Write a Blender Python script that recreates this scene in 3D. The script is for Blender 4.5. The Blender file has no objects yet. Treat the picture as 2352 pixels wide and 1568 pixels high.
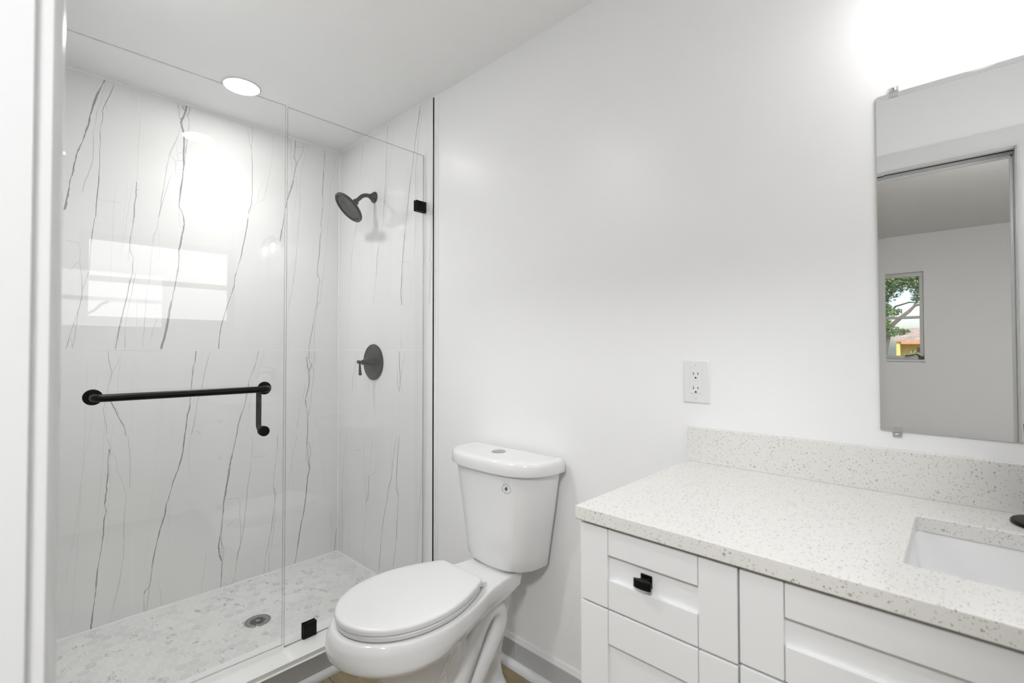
import bpy, bmesh, math, random
from mathutils import Vector, Matrix, noise
from math import sin, cos, pi, radians

# ---------------------------------------------------------------- camera, sky, sun, exposure
SC = bpy.context.scene
COL = SC.collection
SC.view_settings.view_transform = 'Standard'
SC.view_settings.look = 'None'
SC.view_settings.gamma = 1.0
SC.view_settings.use_curve_mapping = False
SC.view_settings.exposure = 0.11

F_PX, YAW, PITCH, ROLL = 1090.975, 0.811362, 0.0169744, -0.0008202
fw = Vector((-cos(YAW) * cos(PITCH), sin(YAW) * cos(PITCH), sin(PITCH)))
rt = Vector((sin(YAW), cos(YAW), 0))
up = rt.cross(fw)
rt2 = rt * cos(ROLL) + up * sin(ROLL)
up2 = up * cos(ROLL) - rt * sin(ROLL)
cd = bpy.data.cameras.new('camera')
cd.sensor_width = 36.0
cd.sensor_fit = 'HORIZONTAL'
cd.lens = F_PX * 36.0 / 2352.0
cd.clip_start = 0.02
cd.clip_end = 300
cd.dof.use_dof = True
cd.dof.focus_distance = 2.1
cd.dof.aperture_fstop = 4.5
cam = bpy.data.objects.new('camera', cd)
M = Matrix((rt2, up2, -fw)).transposed().to_4x4()
M.translation = Vector((2.75602, -1.37656, 1.23311))
cam.matrix_world = M
COL.objects.link(cam)
SC.camera = cam

W = bpy.data.worlds.new('sky')
SC.world = W
W.use_nodes = True
nt = W.node_tree
sky = nt.nodes.new('ShaderNodeTexSky')
sky.sky_type = 'NISHITA'
sky.sun_disc = False
sky.sun_elevation = radians(48)
sky.sun_rotation = radians(20)
sky.air_density = 1.0
sky.dust_density = 2.5
nt.links.new(sky.outputs[0], nt.nodes['Background'].inputs[0])
nt.nodes['Background'].inputs[1].default_value = 0.33

sd = bpy.data.lights.new('sun', 'SUN')
sd.energy = 3.2
sd.angle = radians(1)
sun = bpy.data.objects.new('sun', sd)
sun.rotation_euler = (radians(-38), radians(18), 0)      # shines towards -Y, away from the windows
COL.objects.link(sun)

E_CAN = 56.0        # recessed lamp diffuser
E_BEAM = 19.0      # the same lamp's downward beam, watts
E_FILL = 30.0       # second recessed lamp, added out of view as fill light
E_BULB = 175.0       # vanity bulbs
E_PANE = 3.1        # frosted bath window panes, lit by the day outside
E_BED_FILL = 95.0         # dome lamp added in the bedroom to fill the bathroom

# ---------------------------------------------------------------- helpers
def merge(bm, tmp):
    me = bpy.data.meshes.new('tmp')
    tmp.to_mesh(me)
    tmp.free()
    bm.from_mesh(me)
    bpy.data.meshes.remove(me)

def box(bm, x0, x1, y0, y1, z0, z1, bev=0.0, seg=2, mi=0):
    t = bmesh.new()
    bmesh.ops.create_cube(t, size=1)
    for v in t.verts:
        v.co = Vector(((x0 + x1) / 2 + v.co.x * (x1 - x0), (y0 + y1) / 2 + v.co.y * (y1 - y0), (z0 + z1) / 2 + v.co.z * (z1 - z0)))
    if bev > 0:
        bmesh.ops.bevel(t, geom=list(t.edges), offset=bev, segments=seg, profile=0.5, affect='EDGES')
    for f in t.faces:
        f.material_index = mi
    merge(bm, t)
    return bm

def tube(bm, pts, r, seg=14, caps=True, mi=0):
    pts = [Vector(p) for p in pts]
    n = len(pts)
    rs = r if isinstance(r, (list, tuple)) else [r] * n
    tang = []
    for i in range(n):
        a = pts[max(0, i - 1)]
        b = pts[min(n - 1, i + 1)]
        tang.append((b - a).normalized())
    ref = Vector((0, 0, 1)) if abs(tang[0].z) < .9 else Vector((1, 0, 0))
    u = tang[0].cross(ref).normalized()
    rings = []
    for i in range(n):
        u = (u - tang[i] * u.dot(tang[i])).normalized()
        w = tang[i].cross(u)
        rings.append([bm.verts.new(pts[i] + (u * cos(2 * pi * k / seg) + w * sin(2 * pi * k / seg)) * rs[i]) for k in range(seg)])
    fs = []
    for i in range(n - 1):
        for k in range(seg):
            k2 = (k + 1) % seg
            fs.append(bm.faces.new((rings[i][k], rings[i][k2], rings[i + 1][k2], rings[i + 1][k])))
    if caps:
        fs.append(bm.faces.new(list(reversed(rings[0]))))
        fs.append(bm.faces.new(rings[-1]))
    for f in fs:
        f.material_index = mi
    return bm

def lathe(bm, prof, origin=(0, 0, 0), axis=(0, 0, 1), seg=40, caps=True, mi=0):
    ax = Vector(axis).normalized()
    ref = Vector((0, 0, 1)) if abs(ax.z) < .9 else Vector((1, 0, 0))
    u = ax.cross(ref).normalized()
    w = ax.cross(u)
    o = Vector(origin)
    rings = []
    for (r, h) in prof:
        if r < 1e-6:
            rings.append([bm.verts.new(o + ax * h)])
        else:
            rings.append([bm.verts.new(o + ax * h + (u * cos(2 * pi * k / seg) + w * sin(2 * pi * k / seg)) * r) for k in range(seg)])
    fs = []
    for a, b in zip(rings[:-1], rings[1:]):
        for k in range(seg):
            k2 = (k + 1) % seg
            if len(a) == 1 and len(b) == 1:
                continue
            if len(a) == 1:
                fs.append(bm.faces.new((a[0], b[k2], b[k])))
            elif len(b) == 1:
                fs.append(bm.faces.new((a[k], a[k2], b[0])))
            else:
                fs.append(bm.faces.new((a[k], a[k2], b[k2], b[k])))
    if caps:
        if len(rings[0]) > 1:
            fs.append(bm.faces.new(list(reversed(rings[0]))))
        if len(rings[-1]) > 1:
            fs.append(bm.faces.new(rings[-1]))
    for f in fs:
        f.material_index = mi
    return bm

def loft(bm, rings, cap0=True, cap1=True, mi=0):
    vs = [[bm.verts.new(Vector(p)) for p in r] for r in rings]
    n = len(vs[0])
    fs = []
    for a, b in zip(vs[:-1], vs[1:]):
        for k in range(n):
            k2 = (k + 1) % n
            fs.append(bm.faces.new((a[k], a[k2], b[k2], b[k])))
    if cap0:
        fs.append(bm.faces.new(list(reversed(vs[0]))))
    if cap1:
        fs.append(bm.faces.new(vs[-1]))
    for f in fs:
        f.material_index = mi
    return bm

def prism(bm, poly, to3, d0, d1, mi=0):
    """poly: list of 2-D points, to3(a, b, d) -> 3-D point."""
    return loft(bm, [[to3(a, b, d0) for a, b in poly], [to3(a, b, d1) for a, b in poly]], mi=mi)

def obj(name, bm, mats, parent=None, smooth=True, ang=32, normals=True, wn=True):
    if normals:
        bmesh.ops.recalc_face_normals(bm, faces=list(bm.faces))
    me = bpy.data.meshes.new(name)
    bm.to_mesh(me)
    bm.free()
    for m in (mats if isinstance(mats, (list, tuple)) else [mats]):
        me.materials.append(m)
    if smooth:
        for p in me.polygons:
            p.use_smooth = True
        me.set_sharp_from_angle(angle=radians(ang))
    o = bpy.data.objects.new(name, me)
    COL.objects.link(o)
    if smooth and wn:
        w = o.modifiers.new('even_shading', 'WEIGHTED_NORMAL')
        w.keep_sharp = True
    if parent is not None:
        o.parent = parent
        o.matrix_parent_inverse = parent_matrix(parent).inverted()
    return o

def parent_matrix(p):
    m = p.matrix_basis.copy()
    if p.parent is not None:
        m = parent_matrix(p.parent) @ p.matrix_parent_inverse @ m
    return m

def thing(name, label, cat, loc=(0, 0, 0), group=None):
    o = bpy.data.objects.new(name, None)
    o.empty_display_size = .05
    o.location = loc
    COL.objects.link(o)
    return tag(o, label, cat, group)

def tag(o, label, cat, group=None):
    o['label'] = label
    o['category'] = cat
    if group:
        o['group'] = group
    return o

def struct(name, bm, mats, parent=None, **k):
    o = obj(name, bm, mats, parent, **k)
    if parent is None:
        o['kind'] = 'structure'
    return o

def lab(o, label):
    o['label'] = label
    return o

B = bmesh.new
# ---------------------------------------------------------------- materials
def mat(name, col=(.8, .8, .8), rough=.5, metal=0.0, spec=.5, coat=0.0):
    m = bpy.data.materials.new(name)
    m.use_nodes = True
    b = m.node_tree.nodes['Principled BSDF']
    b.inputs['Base Color'].default_value = (*col, 1)
    b.inputs['Roughness'].default_value = rough
    b.inputs['Metallic'].default_value = metal
    b.inputs['Specular IOR Level'].default_value = spec
    b.inputs['Coat Weight'].default_value = coat
    b.inputs['Coat Roughness'].default_value = .04
    return m

def nodes(m):
    t = m.node_tree
    return t, t.nodes['Principled BSDF'], t.nodes.new, t.links.new

def coords(m, scale=(1, 1, 1), rot=(0, 0, 0)):
    t, b, N, L = nodes(m)
    tc = N('ShaderNodeTexCoord')
    mp = N('ShaderNodeMapping')
    mp.inputs['Scale'].default_value = scale
    mp.inputs['Rotation'].default_value = rot
    L(tc.outputs['Object'], mp.inputs['Vector'])
    return mp.outputs['Vector']

def ramp(m, src, stops):
    t, b, N, L = nodes(m)
    r = N('ShaderNodeValToRGB')
    e = r.color_ramp.elements
    e[0].position, e[0].color = stops[0][0], (*stops[0][1], 1)
    e[1].position, e[1].color = stops[-1][0], (*stops[-1][1], 1)
    for p, c in stops[1:-1]:
        x = e.new(p)
        x.color = (*c, 1)
    L(src, r.inputs['Fac'])
    return r.outputs['Color']

def bump(m, src, strength, dist=.002):
    t, b, N, L = nodes(m)
    n = N('ShaderNodeBump')
    n.inputs['Strength'].default_value = strength
    n.inputs['Distance'].default_value = dist
    L(src, n.inputs['Height'])
    L(n.outputs['Normal'], b.inputs['Normal'])

def noise_tex(m, vec, scale, detail=4, rough=.5):
    t, b, N, L = nodes(m)
    n = N('ShaderNodeTexNoise')
    n.inputs['Scale'].default_value = scale
    n.inputs['Detail'].default_value = detail
    n.inputs['Roughness'].default_value = rough
    L(vec, n.inputs['Vector'])
    return n.outputs['Fac']

def mix(m, fac, a, b_, mode='MIX'):
    t, b, N, L = nodes(m)
    n = N('ShaderNodeMix')
    n.data_type = 'RGBA'
    n.blend_type = mode
    for s, v in ((n.inputs[0], fac), (n.inputs[6], a), (n.inputs[7], b_)):
        if isinstance(v, (int, float)):
            s.default_value = v
        elif isinstance(v, tuple):
            s.default_value = (*v, 1)
        else:
            L(v, s)
    return n.outputs[2]

MAT = {}
# wall paint: satin white with roller stipple
m = MAT['paint'] = mat('wall_paint', (.90, .90, .90), .33, spec=.42)
v = coords(m)
bump(m, noise_tex(m, v, 420, 2), .12, .0006)
m = MAT['ceil'] = mat('ceiling_paint', (.95, .95, .95), .85, spec=.15)
v = coords(m)
bump(m, noise_tex(m, v, 160, 3), .15, .001)
m = MAT['bed_ceil'] = mat('textured_ceiling_paint', (.88, .88, .89), .95, spec=.1)
v = coords(m)
bump(m, noise_tex(m, v, 130, 3), .9, .004)
m = MAT['bed_wall'] = mat('bedroom_paint', (.83, .83, .825), .8, spec=.2)
v = coords(m)
bump(m, noise_tex(m, v, 300, 2), .2, .001)
MAT['gloss'] = mat('white_gloss_trim', (.735, .735, .735), .22)
MAT['caulk'] = mat('white_caulk', (.90, .90, .89), .5)
# shower tile: polished white porcelain with faint clouding
m = MAT['tile'] = mat('polished_tile', (.74, .745, .74), .012, spec=.62)
t, b, N, L = nodes(m)
v = coords(m, (1.2, 1.2, .35))
c = ramp(m, noise_tex(m, v, 2.5, 3), [(.3, (.86, .865, .86)), (.7, (.89, .895, .89))])
L(c, b.inputs['Base Color'])
MAT['vein'] = mat('dark_grey_vein', (.36, .365, .365), .02)
MAT['vein2'] = mat('fine_grey_vein', (.47, .48, .48), .02)
MAT['vein3'] = mat('faint_grey_vein', (.76, .765, .76), .012)
MAT['grout'] = mat('white_grout', (.93, .93, .92), .8)
# hexagon mosaic: each stone has its own tone
m = MAT['hex'] = mat('marble_hexagon', (.7, .7, .7), .3)
t, b, N, L = nodes(m)
at = N('ShaderNodeAttribute')
at.attribute_name = 'tone'
sep = N('ShaderNodeSeparateColor')
L(at.outputs['Color'], sep.inputs[0])
v = coords(m, (1, 2.2, 1), (0, 0, .6))
n1 = noise_tex(m, v, 34, 5, .62)
streak = ramp(m, n1, [(.50, (0, 0, 0)), (.66, (1, 1, 1))])
mlt = N('ShaderNodeMath'); mlt.operation = 'MULTIPLY'
sp2 = N('ShaderNodeSeparateColor'); L(streak, sp2.inputs[0])
L(sp2.outputs[0], mlt.inputs[0]); L(sep.outputs[1], mlt.inputs[1])
base = ramp(m, sep.outputs[0], [(0, (.73, .73, .73)), (1, (.86, .86, .855))])
L(mix(m, mlt.outputs[0], base, (.46, .46, .47)), b.inputs['Base Color'])
# sanitary ware, seat plastic
MAT['china'] = mat('vitreous_china', (.80, .80, .80), .07, coat=.4)
MAT['seat'] = mat('seat_plastic', (.79, .79, .79), .25)
MAT['basin'] = mat('basin_china', (.90, .90, .90), .12)
# speckled quartz
m = MAT['quartz'] = mat('speckled_quartz', (.8, .78, .75), .22)
t, b, N, L = nodes(m)
v = coords(m)
colr = None
prev = (.78, .765, .735)
nz = N('ShaderNodeTexNoise'); nz.inputs['Scale'].default_value = 160; nz.inputs['Detail'].default_value = 2
L(v, nz.inputs['Vector'])
dist = N('ShaderNodeMix'); dist.data_type = 'RGBA'; dist.blend_type = 'LINEAR_LIGHT'
dist.inputs[0].default_value = .004
L(v, dist.inputs[6]); L(nz.outputs['Color'], dist.inputs[7])
for sc_, th, dens, colA, colB in ((150, .27, .80, (.54, .51, .47), (.66, .63, .59)), (260, .32, .70, (.30, .27, .24), (.62, .58, .53)), (105, .22, .93, (.36, .34, .31), (.58, .52, .47))):
    vo = N('ShaderNodeTexVoronoi')
    vo.inputs['Scale'].default_value = sc_
    L(dist.outputs[2], vo.inputs['Vector'])
    lt = N('ShaderNodeMath'); lt.operation = 'LESS_THAN'; lt.inputs[1].default_value = th
    L(vo.outputs['Distance'], lt.inputs[0])
    sp = N('ShaderNodeSeparateColor')
    L(vo.outputs['Color'], sp.inputs[0])
    gt = N('ShaderNodeMath'); gt.operation = 'GREATER_THAN'; gt.inputs[1].default_value = dens
    L(sp.outputs[0], gt.inputs[0])
    mu = N('ShaderNodeMath'); mu.operation = 'MULTIPLY'
    L(lt.outputs[0], mu.inputs[0]); L(gt.outputs[0], mu.inputs[1])
    cc = ramp(m, sp.outputs[1], [(0, colA), (1, colB)])
    prev = mix(m, mu.outputs[0], prev, cc)
L(prev, b.inputs['Base Color'])
MAT['cab'] = mat('white_cabinet_lacquer', (.84, .84, .84), .33)
MAT['black'] = mat('matt_black_metal', (.003, .003, .003), .34, spec=.22)
MAT['bronze'] = mat('oil_rubbed_bronze', (.019, .019, .020), .36, spec=.5)
MAT['bronze_face'] = mat('grey_spray_face', (.075, .075, .077), .5)
MAT['dark'] = mat('dark_void', (.01, .01, .01), .8)
MAT['steel'] = mat('brushed_steel', (.62, .62, .62), .25, 1.0)
MAT['chrome'] = mat('dull_chrome', (.45, .45, .45), .22, 1.0)
MAT['plate'] = mat('white_device_plastic', (.80, .80, .80), .3)
MAT['slot'] = mat('slot_shadow', (.03, .03, .03), .6)
MAT['line'] = mat('seam_line', (.35, .35, .35), .6)
MAT['mirror'] = mat('silvered_glass', (.93, .935, .93), 0.0, 1.0)
MAT['skirt'] = mat('grey_skirting_tile', (.52, .52, .525), .4)
MAT['ink'] = mat('black_print', (.03, .03, .03), .5)
MAT['sticker'] = mat('clear_sticker_white', (.82, .82, .82), .3)
MAT['alu'] = mat('weathered_aluminium', (.55, .55, .53), .5, .3)
MAT['crank'] = mat('dark_crank_metal', (.09, .085, .08), .5, .6)
# oak planks
m = MAT['wood'] = mat('oak_plank_floor', (.25, .19, .12), .5)
t, b, N, L = nodes(m)
v = coords(m, (1, 1, 1))
br = N('ShaderNodeTexBrick')
br.inputs['Scale'].default_value = 1.0
br.inputs['Brick Width'].default_value = 1.2
br.inputs['Row Height'].default_value = .18
br.inputs['Mortar Size'].default_value = .0012
br.inputs['Color1'].default_value = (.30, .24, .145, 1)
br.inputs['Color2'].default_value = (.25, .20, .12, 1)
br.inputs['Mortar'].default_value = (.06, .045, .03, 1)
L(v, br.inputs['Vector'])
v2 = coords(m, (1.6, 14, 1))
gr = noise_tex(m, v2, 5, 6, .6)
g2 = ramp(m, gr, [(.3, (.72, .70, .66)), (.7, (1.15, 1.13, 1.1))])
L(mix(m, 1.0, br.outputs['Color'], g2, 'MULTIPLY'), b.inputs['Base Color'])

def glass_mat(name, tint, boost=1.0, body=0.0):
    """Thin clear glass: what is behind shows through, what is in front is mirrored by Schlick's law."""
    m = bpy.data.materials.new(name)
    m.use_nodes = True
    t = m.node_tree
    t.nodes.clear()
    N, L = t.nodes.new, t.links.new
    out = N('ShaderNodeOutputMaterial')
    tr = N('ShaderNodeBsdfTransparent'); tr.inputs[0].default_value = (*tint, 1)
    gl = N('ShaderNodeBsdfGlossy'); gl.inputs['Roughness'].default_value = 0.0
    gl.inputs[0].default_value = (1, 1, 1, 1)
    ge = N('ShaderNodeNewGeometry')
    dt = N('ShaderNodeVectorMath'); dt.operation = 'DOT_PRODUCT'
    L(ge.outputs['Incoming'], dt.inputs[0]); L(ge.outputs['Normal'], dt.inputs[1])
    ab = N('ShaderNodeMath'); ab.operation = 'ABSOLUTE'; L(dt.outputs['Value'], ab.inputs[0])
    om = N('ShaderNodeMath'); om.operation = 'SUBTRACT'; om.inputs[0].default_value = 1; L(ab.outputs[0], om.inputs[1])
    pw = N('ShaderNodeMath'); pw.operation = 'POWER'; pw.inputs[1].default_value = 5; L(om.outputs[0], pw.inputs[0])
    ma = N('ShaderNodeMath'); ma.operation = 'MULTIPLY_ADD'; ma.inputs[1].default_value = .957; ma.inputs[2].default_value = .043 * boost
    L(pw.outputs[0], ma.inputs[0])
    mx = N('ShaderNodeMixShader')
    L(ma.outputs[0], mx.inputs[0]); L(tr.outputs[0], mx.inputs[1]); L(gl.outputs[0], mx.inputs[2])
    last = mx
    if body > 0:
        df = N('ShaderNodeBsdfDiffuse'); df.inputs[0].default_value = (.85, .85, .85, 1)
        m2 = N('ShaderNodeMixShader'); m2.inputs[0].default_value = body
        L(mx.outputs[0], m2.inputs[1]); L(df.outputs[0], m2.inputs[2])
        last = m2
    L(last.outputs[0], out.inputs[0])
    return m

MAT['glass'] = glass_mat('clear_shower_glass', (.992, .995, .994), .8)
MAT['shade'] = glass_mat('clear_lamp_glass', (.97, .97, .97), 1.0, .06)
MAT['clip'] = glass_mat('clear_acrylic', (.88, .88, .88), 1.5, .15)
MAT['pane'] = glass_mat('window_glass', (.97, .98, .98))
MAT['edge'] = glass_mat('glass_edge', (.46, .49, .48), 2.0, .12)
MAT['mirror_edge'] = mat('mirror_edge', (.45, .46, .45), .2)

def glow(name, col, s):
    m = bpy.data.materials.new(name)
    m.use_nodes = True
    t = m.node_tree
    t.nodes.clear()
    o = t.nodes.new('ShaderNodeOutputMaterial')
    e = t.nodes.new('ShaderNodeEmission')
    e.inputs[0].default_value = (*col, 1)
    e.inputs[1].default_value = s
    t.links.new(e.outputs[0], o.inputs[0])
    return m

MAT['can'] = glow('lit_diffuser', (1, .99, .97), E_CAN)
MAT['bulb'] = glow('lit_bulb', (1, .995, .985), E_BULB)
MAT['frost'] = glow('daylit_frosted_pane', (.985, .993, 1), E_PANE)
MAT['bed_fill'] = glow('fill_dome', (.965, .98, 1), E_BED_FILL)
# outside
m = MAT['stucco'] = mat('yellow_stucco', (.72, .50, .16), .9)
m = MAT['shingle'] = mat('brown_shingles', (.27, .19, .16), .95)
t, b, N, L = nodes(m)
v = coords(m)
L(ramp(m, noise_tex(m, v, 3, 6, .7), [(.3, (.22, .16, .12)), (.7, (.50, .38, .31))]), b.inputs['Base Color'])
MAT['fascia'] = mat('orange_fascia', (.75, .24, .08), .6)
MAT['lawn'] = mat('lawn', (.14, .22, .06), .95)
m = MAT['bark'] = mat('grey_bark', (.16, .13, .11), .95)
m = MAT['leaf'] = mat('green_leaves', (.10, .19, .045), .6)
t, b, N, L = nodes(m)
at = N('ShaderNodeAttribute'); at.attribute_name = 'tone'
sp = N('ShaderNodeSeparateColor'); L(at.outputs['Color'], sp.inputs[0])
L(ramp(m, sp.outputs[0], [(0, (.05, .10, .04)), (.6, (.13, .22, .06)), (1, (.30, .38, .14))]), b.inputs['Base Color'])
VEINS_LEFT = '''5.2:-1103 2440 -1111 2417 -1122 2384 -1133 2346 -1143 2305 -1151 2265 -1156 2220 -1166 2181 -1174 2141 -1185 2108 -1194 2075 -1200 2037 -1203 2006 -1212 1962 -1217 1913 -1226 1846 -1230 1827
1.1:-1101 2438 -1106 2394 -1113 2375 -1117 2327 -1130 2285 -1134 2234 -1141 2183 -1139 2122 -1141 2066 -1150 2021 -1168 1955 -1176 1905
2.2:-1073 2438 -1080 2398 -1091 2362 -1105 2319 -1112 2292 -1109 2262 -1117 2228 -1119 2178 -1116 2154 -1120 2116 -1118 2073 -1119 2036 -1120 1980 -1125 1917 -1128 1867 -1130 1813
1.9:-1132 1813 -1138 1762 -1142 1713 -1145 1670 -1146 1627 -1148 1578 -1157 1541 -1169 1492 -1171 1461 -1178 1419 -1184 1389 -1194 1353 -1203 1311 -1213 1263 -1219 1237
1.1:-1226 1699 -1183 1694 -1176 1665 -1180 1617 -1175 1581 -1171 1534 -1169 1492 -1172 1449 -1181 1407 -1184 1371 -1188 1329 -1191 1281 -1198 1237
0.8:-1180 1614 -1199 1590 -1210 1571
0.8:-1213 1263 -1202 1281 -1198 1237
0.8:-1205 1299 -1194 1275
0.8:-1126 1917 -1117 1894 -1079 1897 -1040 1899
0.8:-1105 2344 -1098 2316 -1093 2299
2.2:-989 2007 -990 1936 -995 1909 -996 1840
2.6:-997 1840 -1000 1801 -1007 1761 -1011 1722 -1009 1684 -996 1654 -1000 1622 -1000 1583 -1012 1525 -1014 1499 -1024 1442 -1035 1384 -1047 1309 -1056 1237
1.5:-988 1588 -999 1507 -1016 1404 -1024 1334 -1022 1297 -1024 1237
0.8:-1010 1716 -1014 1677 -1016 1639
0.8:-986 1665 -994 1648
0.8:-1049 1265 -1042 1328 -1030 1372
5.2:-799 2434 -801 2406 -812 2367 -821 2344 -815 2318 -806 2287 -807 2239 -808 2184 -807 2129 -811 2080 -817 2024 -823 1962 -825 1934 -811 1903 -805 1878
1.7:-833 2435 -830 2395 -826 2362 -815 2346 -826 2301 -838 2249 -853 2211 -864 2174 -872 2125 -877 2090 -884 2021 -894 1952 -897 1912 -904 1858
3.8:-816 2428 -804 2404 -807 2383 -821 2357
1.9:-784 2433 -787 2404 -795 2387 -786 2369 -786 2342 -793 2284 -799 2214 -804 2130
1.1:-839 2215 -833 2183 -832 2149 -841 2113 -838 2080 -821 2064
1.1:-833 2183 -811 2203
1.1:-841 2147 -809 2159
1.1:-838 2107 -811 2114
1.5:-830 2402 -816 2417 -801 2423
1.5:-826 2362 -810 2372 -798 2407
1.5:-824 2325 -811 2330
1.5:-823 2302 -809 2303
1.1:-825 1934 -826 1900 -822 1875
0.9:-855 2082 -873 2010 -889 1940 -902 1877
0.9:-864 2174 -844 2153 -838 2120
6:-805 1878 -802 1845 -810 1796 -818 1740 -823 1712 -822 1679 -823 1638 -831 1590 -836 1549 -845 1494 -854 1440 -862 1386 -867 1346 -875 1300 -883 1267 -888 1237
1.5:-825 1874 -822 1841 -810 1823
1.5:-799 1873 -806 1830 -810 1789
1.1:-819 1855 -808 1844
1.1:-904 1858 -908 1818 -922 1769 -927 1710 -933 1650 -935 1572 -946 1505 -948 1460 -952 1382 -954 1330 -959 1285 -958 1237
0.9:-907 1832 -902 1760 -898 1721 -900 1661
0.8:-905 1384 -923 1318 -930 1273 -937 1237
1.9:-500 2433 -498 2381 -502 2305 -498 2216 -498 2066 -503 2005 -518 1953
3:-517 1936 -521 1898 -535 1807 -545 1754 -551 1716 -567 1656 -577 1611 -580 1567 -595 1515 -611 1463 -627 1405 -639 1354 -645 1304 -650 1237
0.9:-523 2410 -513 2346 -502 2305
1:-392 2424 -396 2353 -399 2267 -417 2170 -430 2090 -441 2049 -472 2027 -496 1999 -513 1958
0.8:-441 2148 -462 2097 -472 2034
2.2:-279 2198 -294 2138 -316 2070 -323 2029
2.6:-332 1966 -338 1926 -349 1885 -352 1853
3:-273 2429 -274 2385 -279 2335 -268 2306 -273 2257 -281 2207 -291 2165 -309 2105 -324 2039 -335 1958 -345 1878 -353 1838
1.7:-304 2431 -296 2394 -300 2353 -294 2307 -291 2260 -279 2208
1.9:-226 2428 -227 2391 -241 2350 -257 2318 -273 2257
1.4:-269 2394 -226 2404
1.4:-300 2365 -284 2366
1.4:-296 2330 -265 2331
1.1:-200 2426 -221 2336 -237 2267 -248 2135 -243 2056 -254 1942 -257 1837 -268 1748 -276 1660 -290 1540
0.9:-264 2228 -263 2116 -289 1967
2.6:-100 2426 -105 2303 -113 2184 -110 2085 -120 2000 -117 1934 -126 1900 -128 1817 -140 1717 -141 1675 -127 1648 -135 1594 -142 1496
0.9:-28 2422 -45 2286 -66 2221 -67 2078 -82 1941 -86 1857 -102 1705 -114 1596 -126 1504
1.5:-139 1675 -122 1636 -131 1619
2:-140 1497 -150 1478 -162 1387 -177 1306 -189 1237
1.1:-134 1520 -153 1388 -157 1314 -155 1237
0.9:-257 1829 -271 1652 -290 1540 -301 1476 -308 1413 -326 1350 -351 1237
0.8:-340 1691 -310 1679 -305 1601 -301 1476
1.5:-1081 1228 -1079 1191 -1067 1135 -1069 1116 -1078 1073 -1083 1037
0.9:-1033 1209 -1052 1165 -1067 1135
2:-1083 1037 -1065 992 -1050 954 -1033 908 -1023 888 -1015 845
0.9:-1083 1031 -1095 970 -1090 933 -1083 895 -1082 854
0.8:-1065 989 -1050 966 -1038 940
0.6:-1038 1184 -1045 1109 -1046 991
3.8:-1072 793 -1077 748 -1076 686 -1081 603 -1086 549 -1080 520 -1088 480 -1088 425 -1094 372 -1103 306 -1109 239 -1113 166 -1118 120 -1127 18
1.1:-1081 840 -1067 796 -1048 744 -1047 701 -1027 641 -1011 570 -1018 476 -1018 314 -1031 191 -1049 107 -1064 16
1:-1009 844 -1000 750 -999 607
1.5:-1072 793 -1067 775 -1074 755
3.4:-748 1227 -751 1178 -761 1144 -762 1110 -765 1063 -768 1001 -772 947 -782 908 -784 867 -792 816
1.1:-755 1165 -754 1131 -763 1097
4.1:-791 815 -801 718 -816 659 -835 602 -850 538 -862 496 -868 445 -882 397 -894 341 -905 286 -914 215 -919 159 -923 131
3:-923 131 -939 119 -943 106
1.5:-943 106 -943 66 -941 15
1.7:-923 128 -928 75 -935 13
0.8:-892 142 -879 94 -876 26
0.8:-694 213 -703 138 -716 26
0.8:-843 170 -886 155 -892 142
1.5:-687 1226 -702 1157 -716 1081 -722 1033 -739 979 -747 911 -755 857 -764 812
0.9:-766 812 -775 729 -771 667 -764 604
3:-459 1226 -466 1188 -476 1151 -493 1107 -506 1056 -515 998 -528 933 -545 883 -557 834 -563 785
5.2:-563 786 -574 730 -592 643 -602 564 -612 501 -619 455 -622 399 -627 344 -635 283
4.5:-635 283 -642 229 -635 187 -624 151 -625 96 -630 18
1.7:-625 344 -630 265 -616 213 -620 150
1.5:-638 236 -619 246
1.5:-640 208 -617 197
1.5:-632 274 -624 215 -625 160
1.1:-610 465 -550 457 -542 420 -545 372 -539 304 -540 215 -555 170 -561 91 -579 16
0.8:-549 356 -582 344 -607 323
1.1:-626 56 -605 33 -597 14
0.8:-587 83 -572 37 -594 13
0.9:-430 1226 -448 1151 -469 1106
0.9:-469 1181 -489 1048 -505 923 -501 871 -514 779
1.5:-484 775 -487 666 -494 601 -508 504 -512 438 -526 293 -540 215 -558 130 -565 27
0.8:-487 658 -447 656 -411 659
1.9:-359 759 -360 689 -370 587 -380 494 -369 431 -372 372 -388 247 -411 134 -425 20
1.5:-380 494 -360 425
1.1:-364 352 -379 210 -399 96 -396 18
1.1:-251 745 -273 649 -281 580 -297 486 -310 400
0.8:-276 579 -271 489 -273 419
3.4:-185 1225 -189 1177 -172 1144 -188 1104 -184 1048 -192 1000 -207 945 -199 896 -191 847 -192 807 -192 737
1.9:-152 1225 -154 1168 -176 1136 -156 1119 -160 1063 -171 982 -175 918 -187 847
3:-201 1193 -194 1128 -184 1104
1.1:-208 1033 -219 962 -239 900 -242 852 -254 783
1.1:-235 931 -203 920
1.1:-203 952 -171 958
1.1:-207 873 -189 879
1.1:-201 1185 -165 1192
1.1:-191 1072 -160 1079
3.8:-195 737 -197 683 -190 627 -183 581 -178 543 -191 500 -195 438 -201 376 -210 306 -226 238 -238 161 -249 84 -261 12
1.5:-194 710 -179 680 -172 634 -183 581
1.1:-199 656 -199 602 -183 553
1.9:-3 198 -18 126 -27 25
0.8:-48 247 -43 152 -52 33'''
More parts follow.
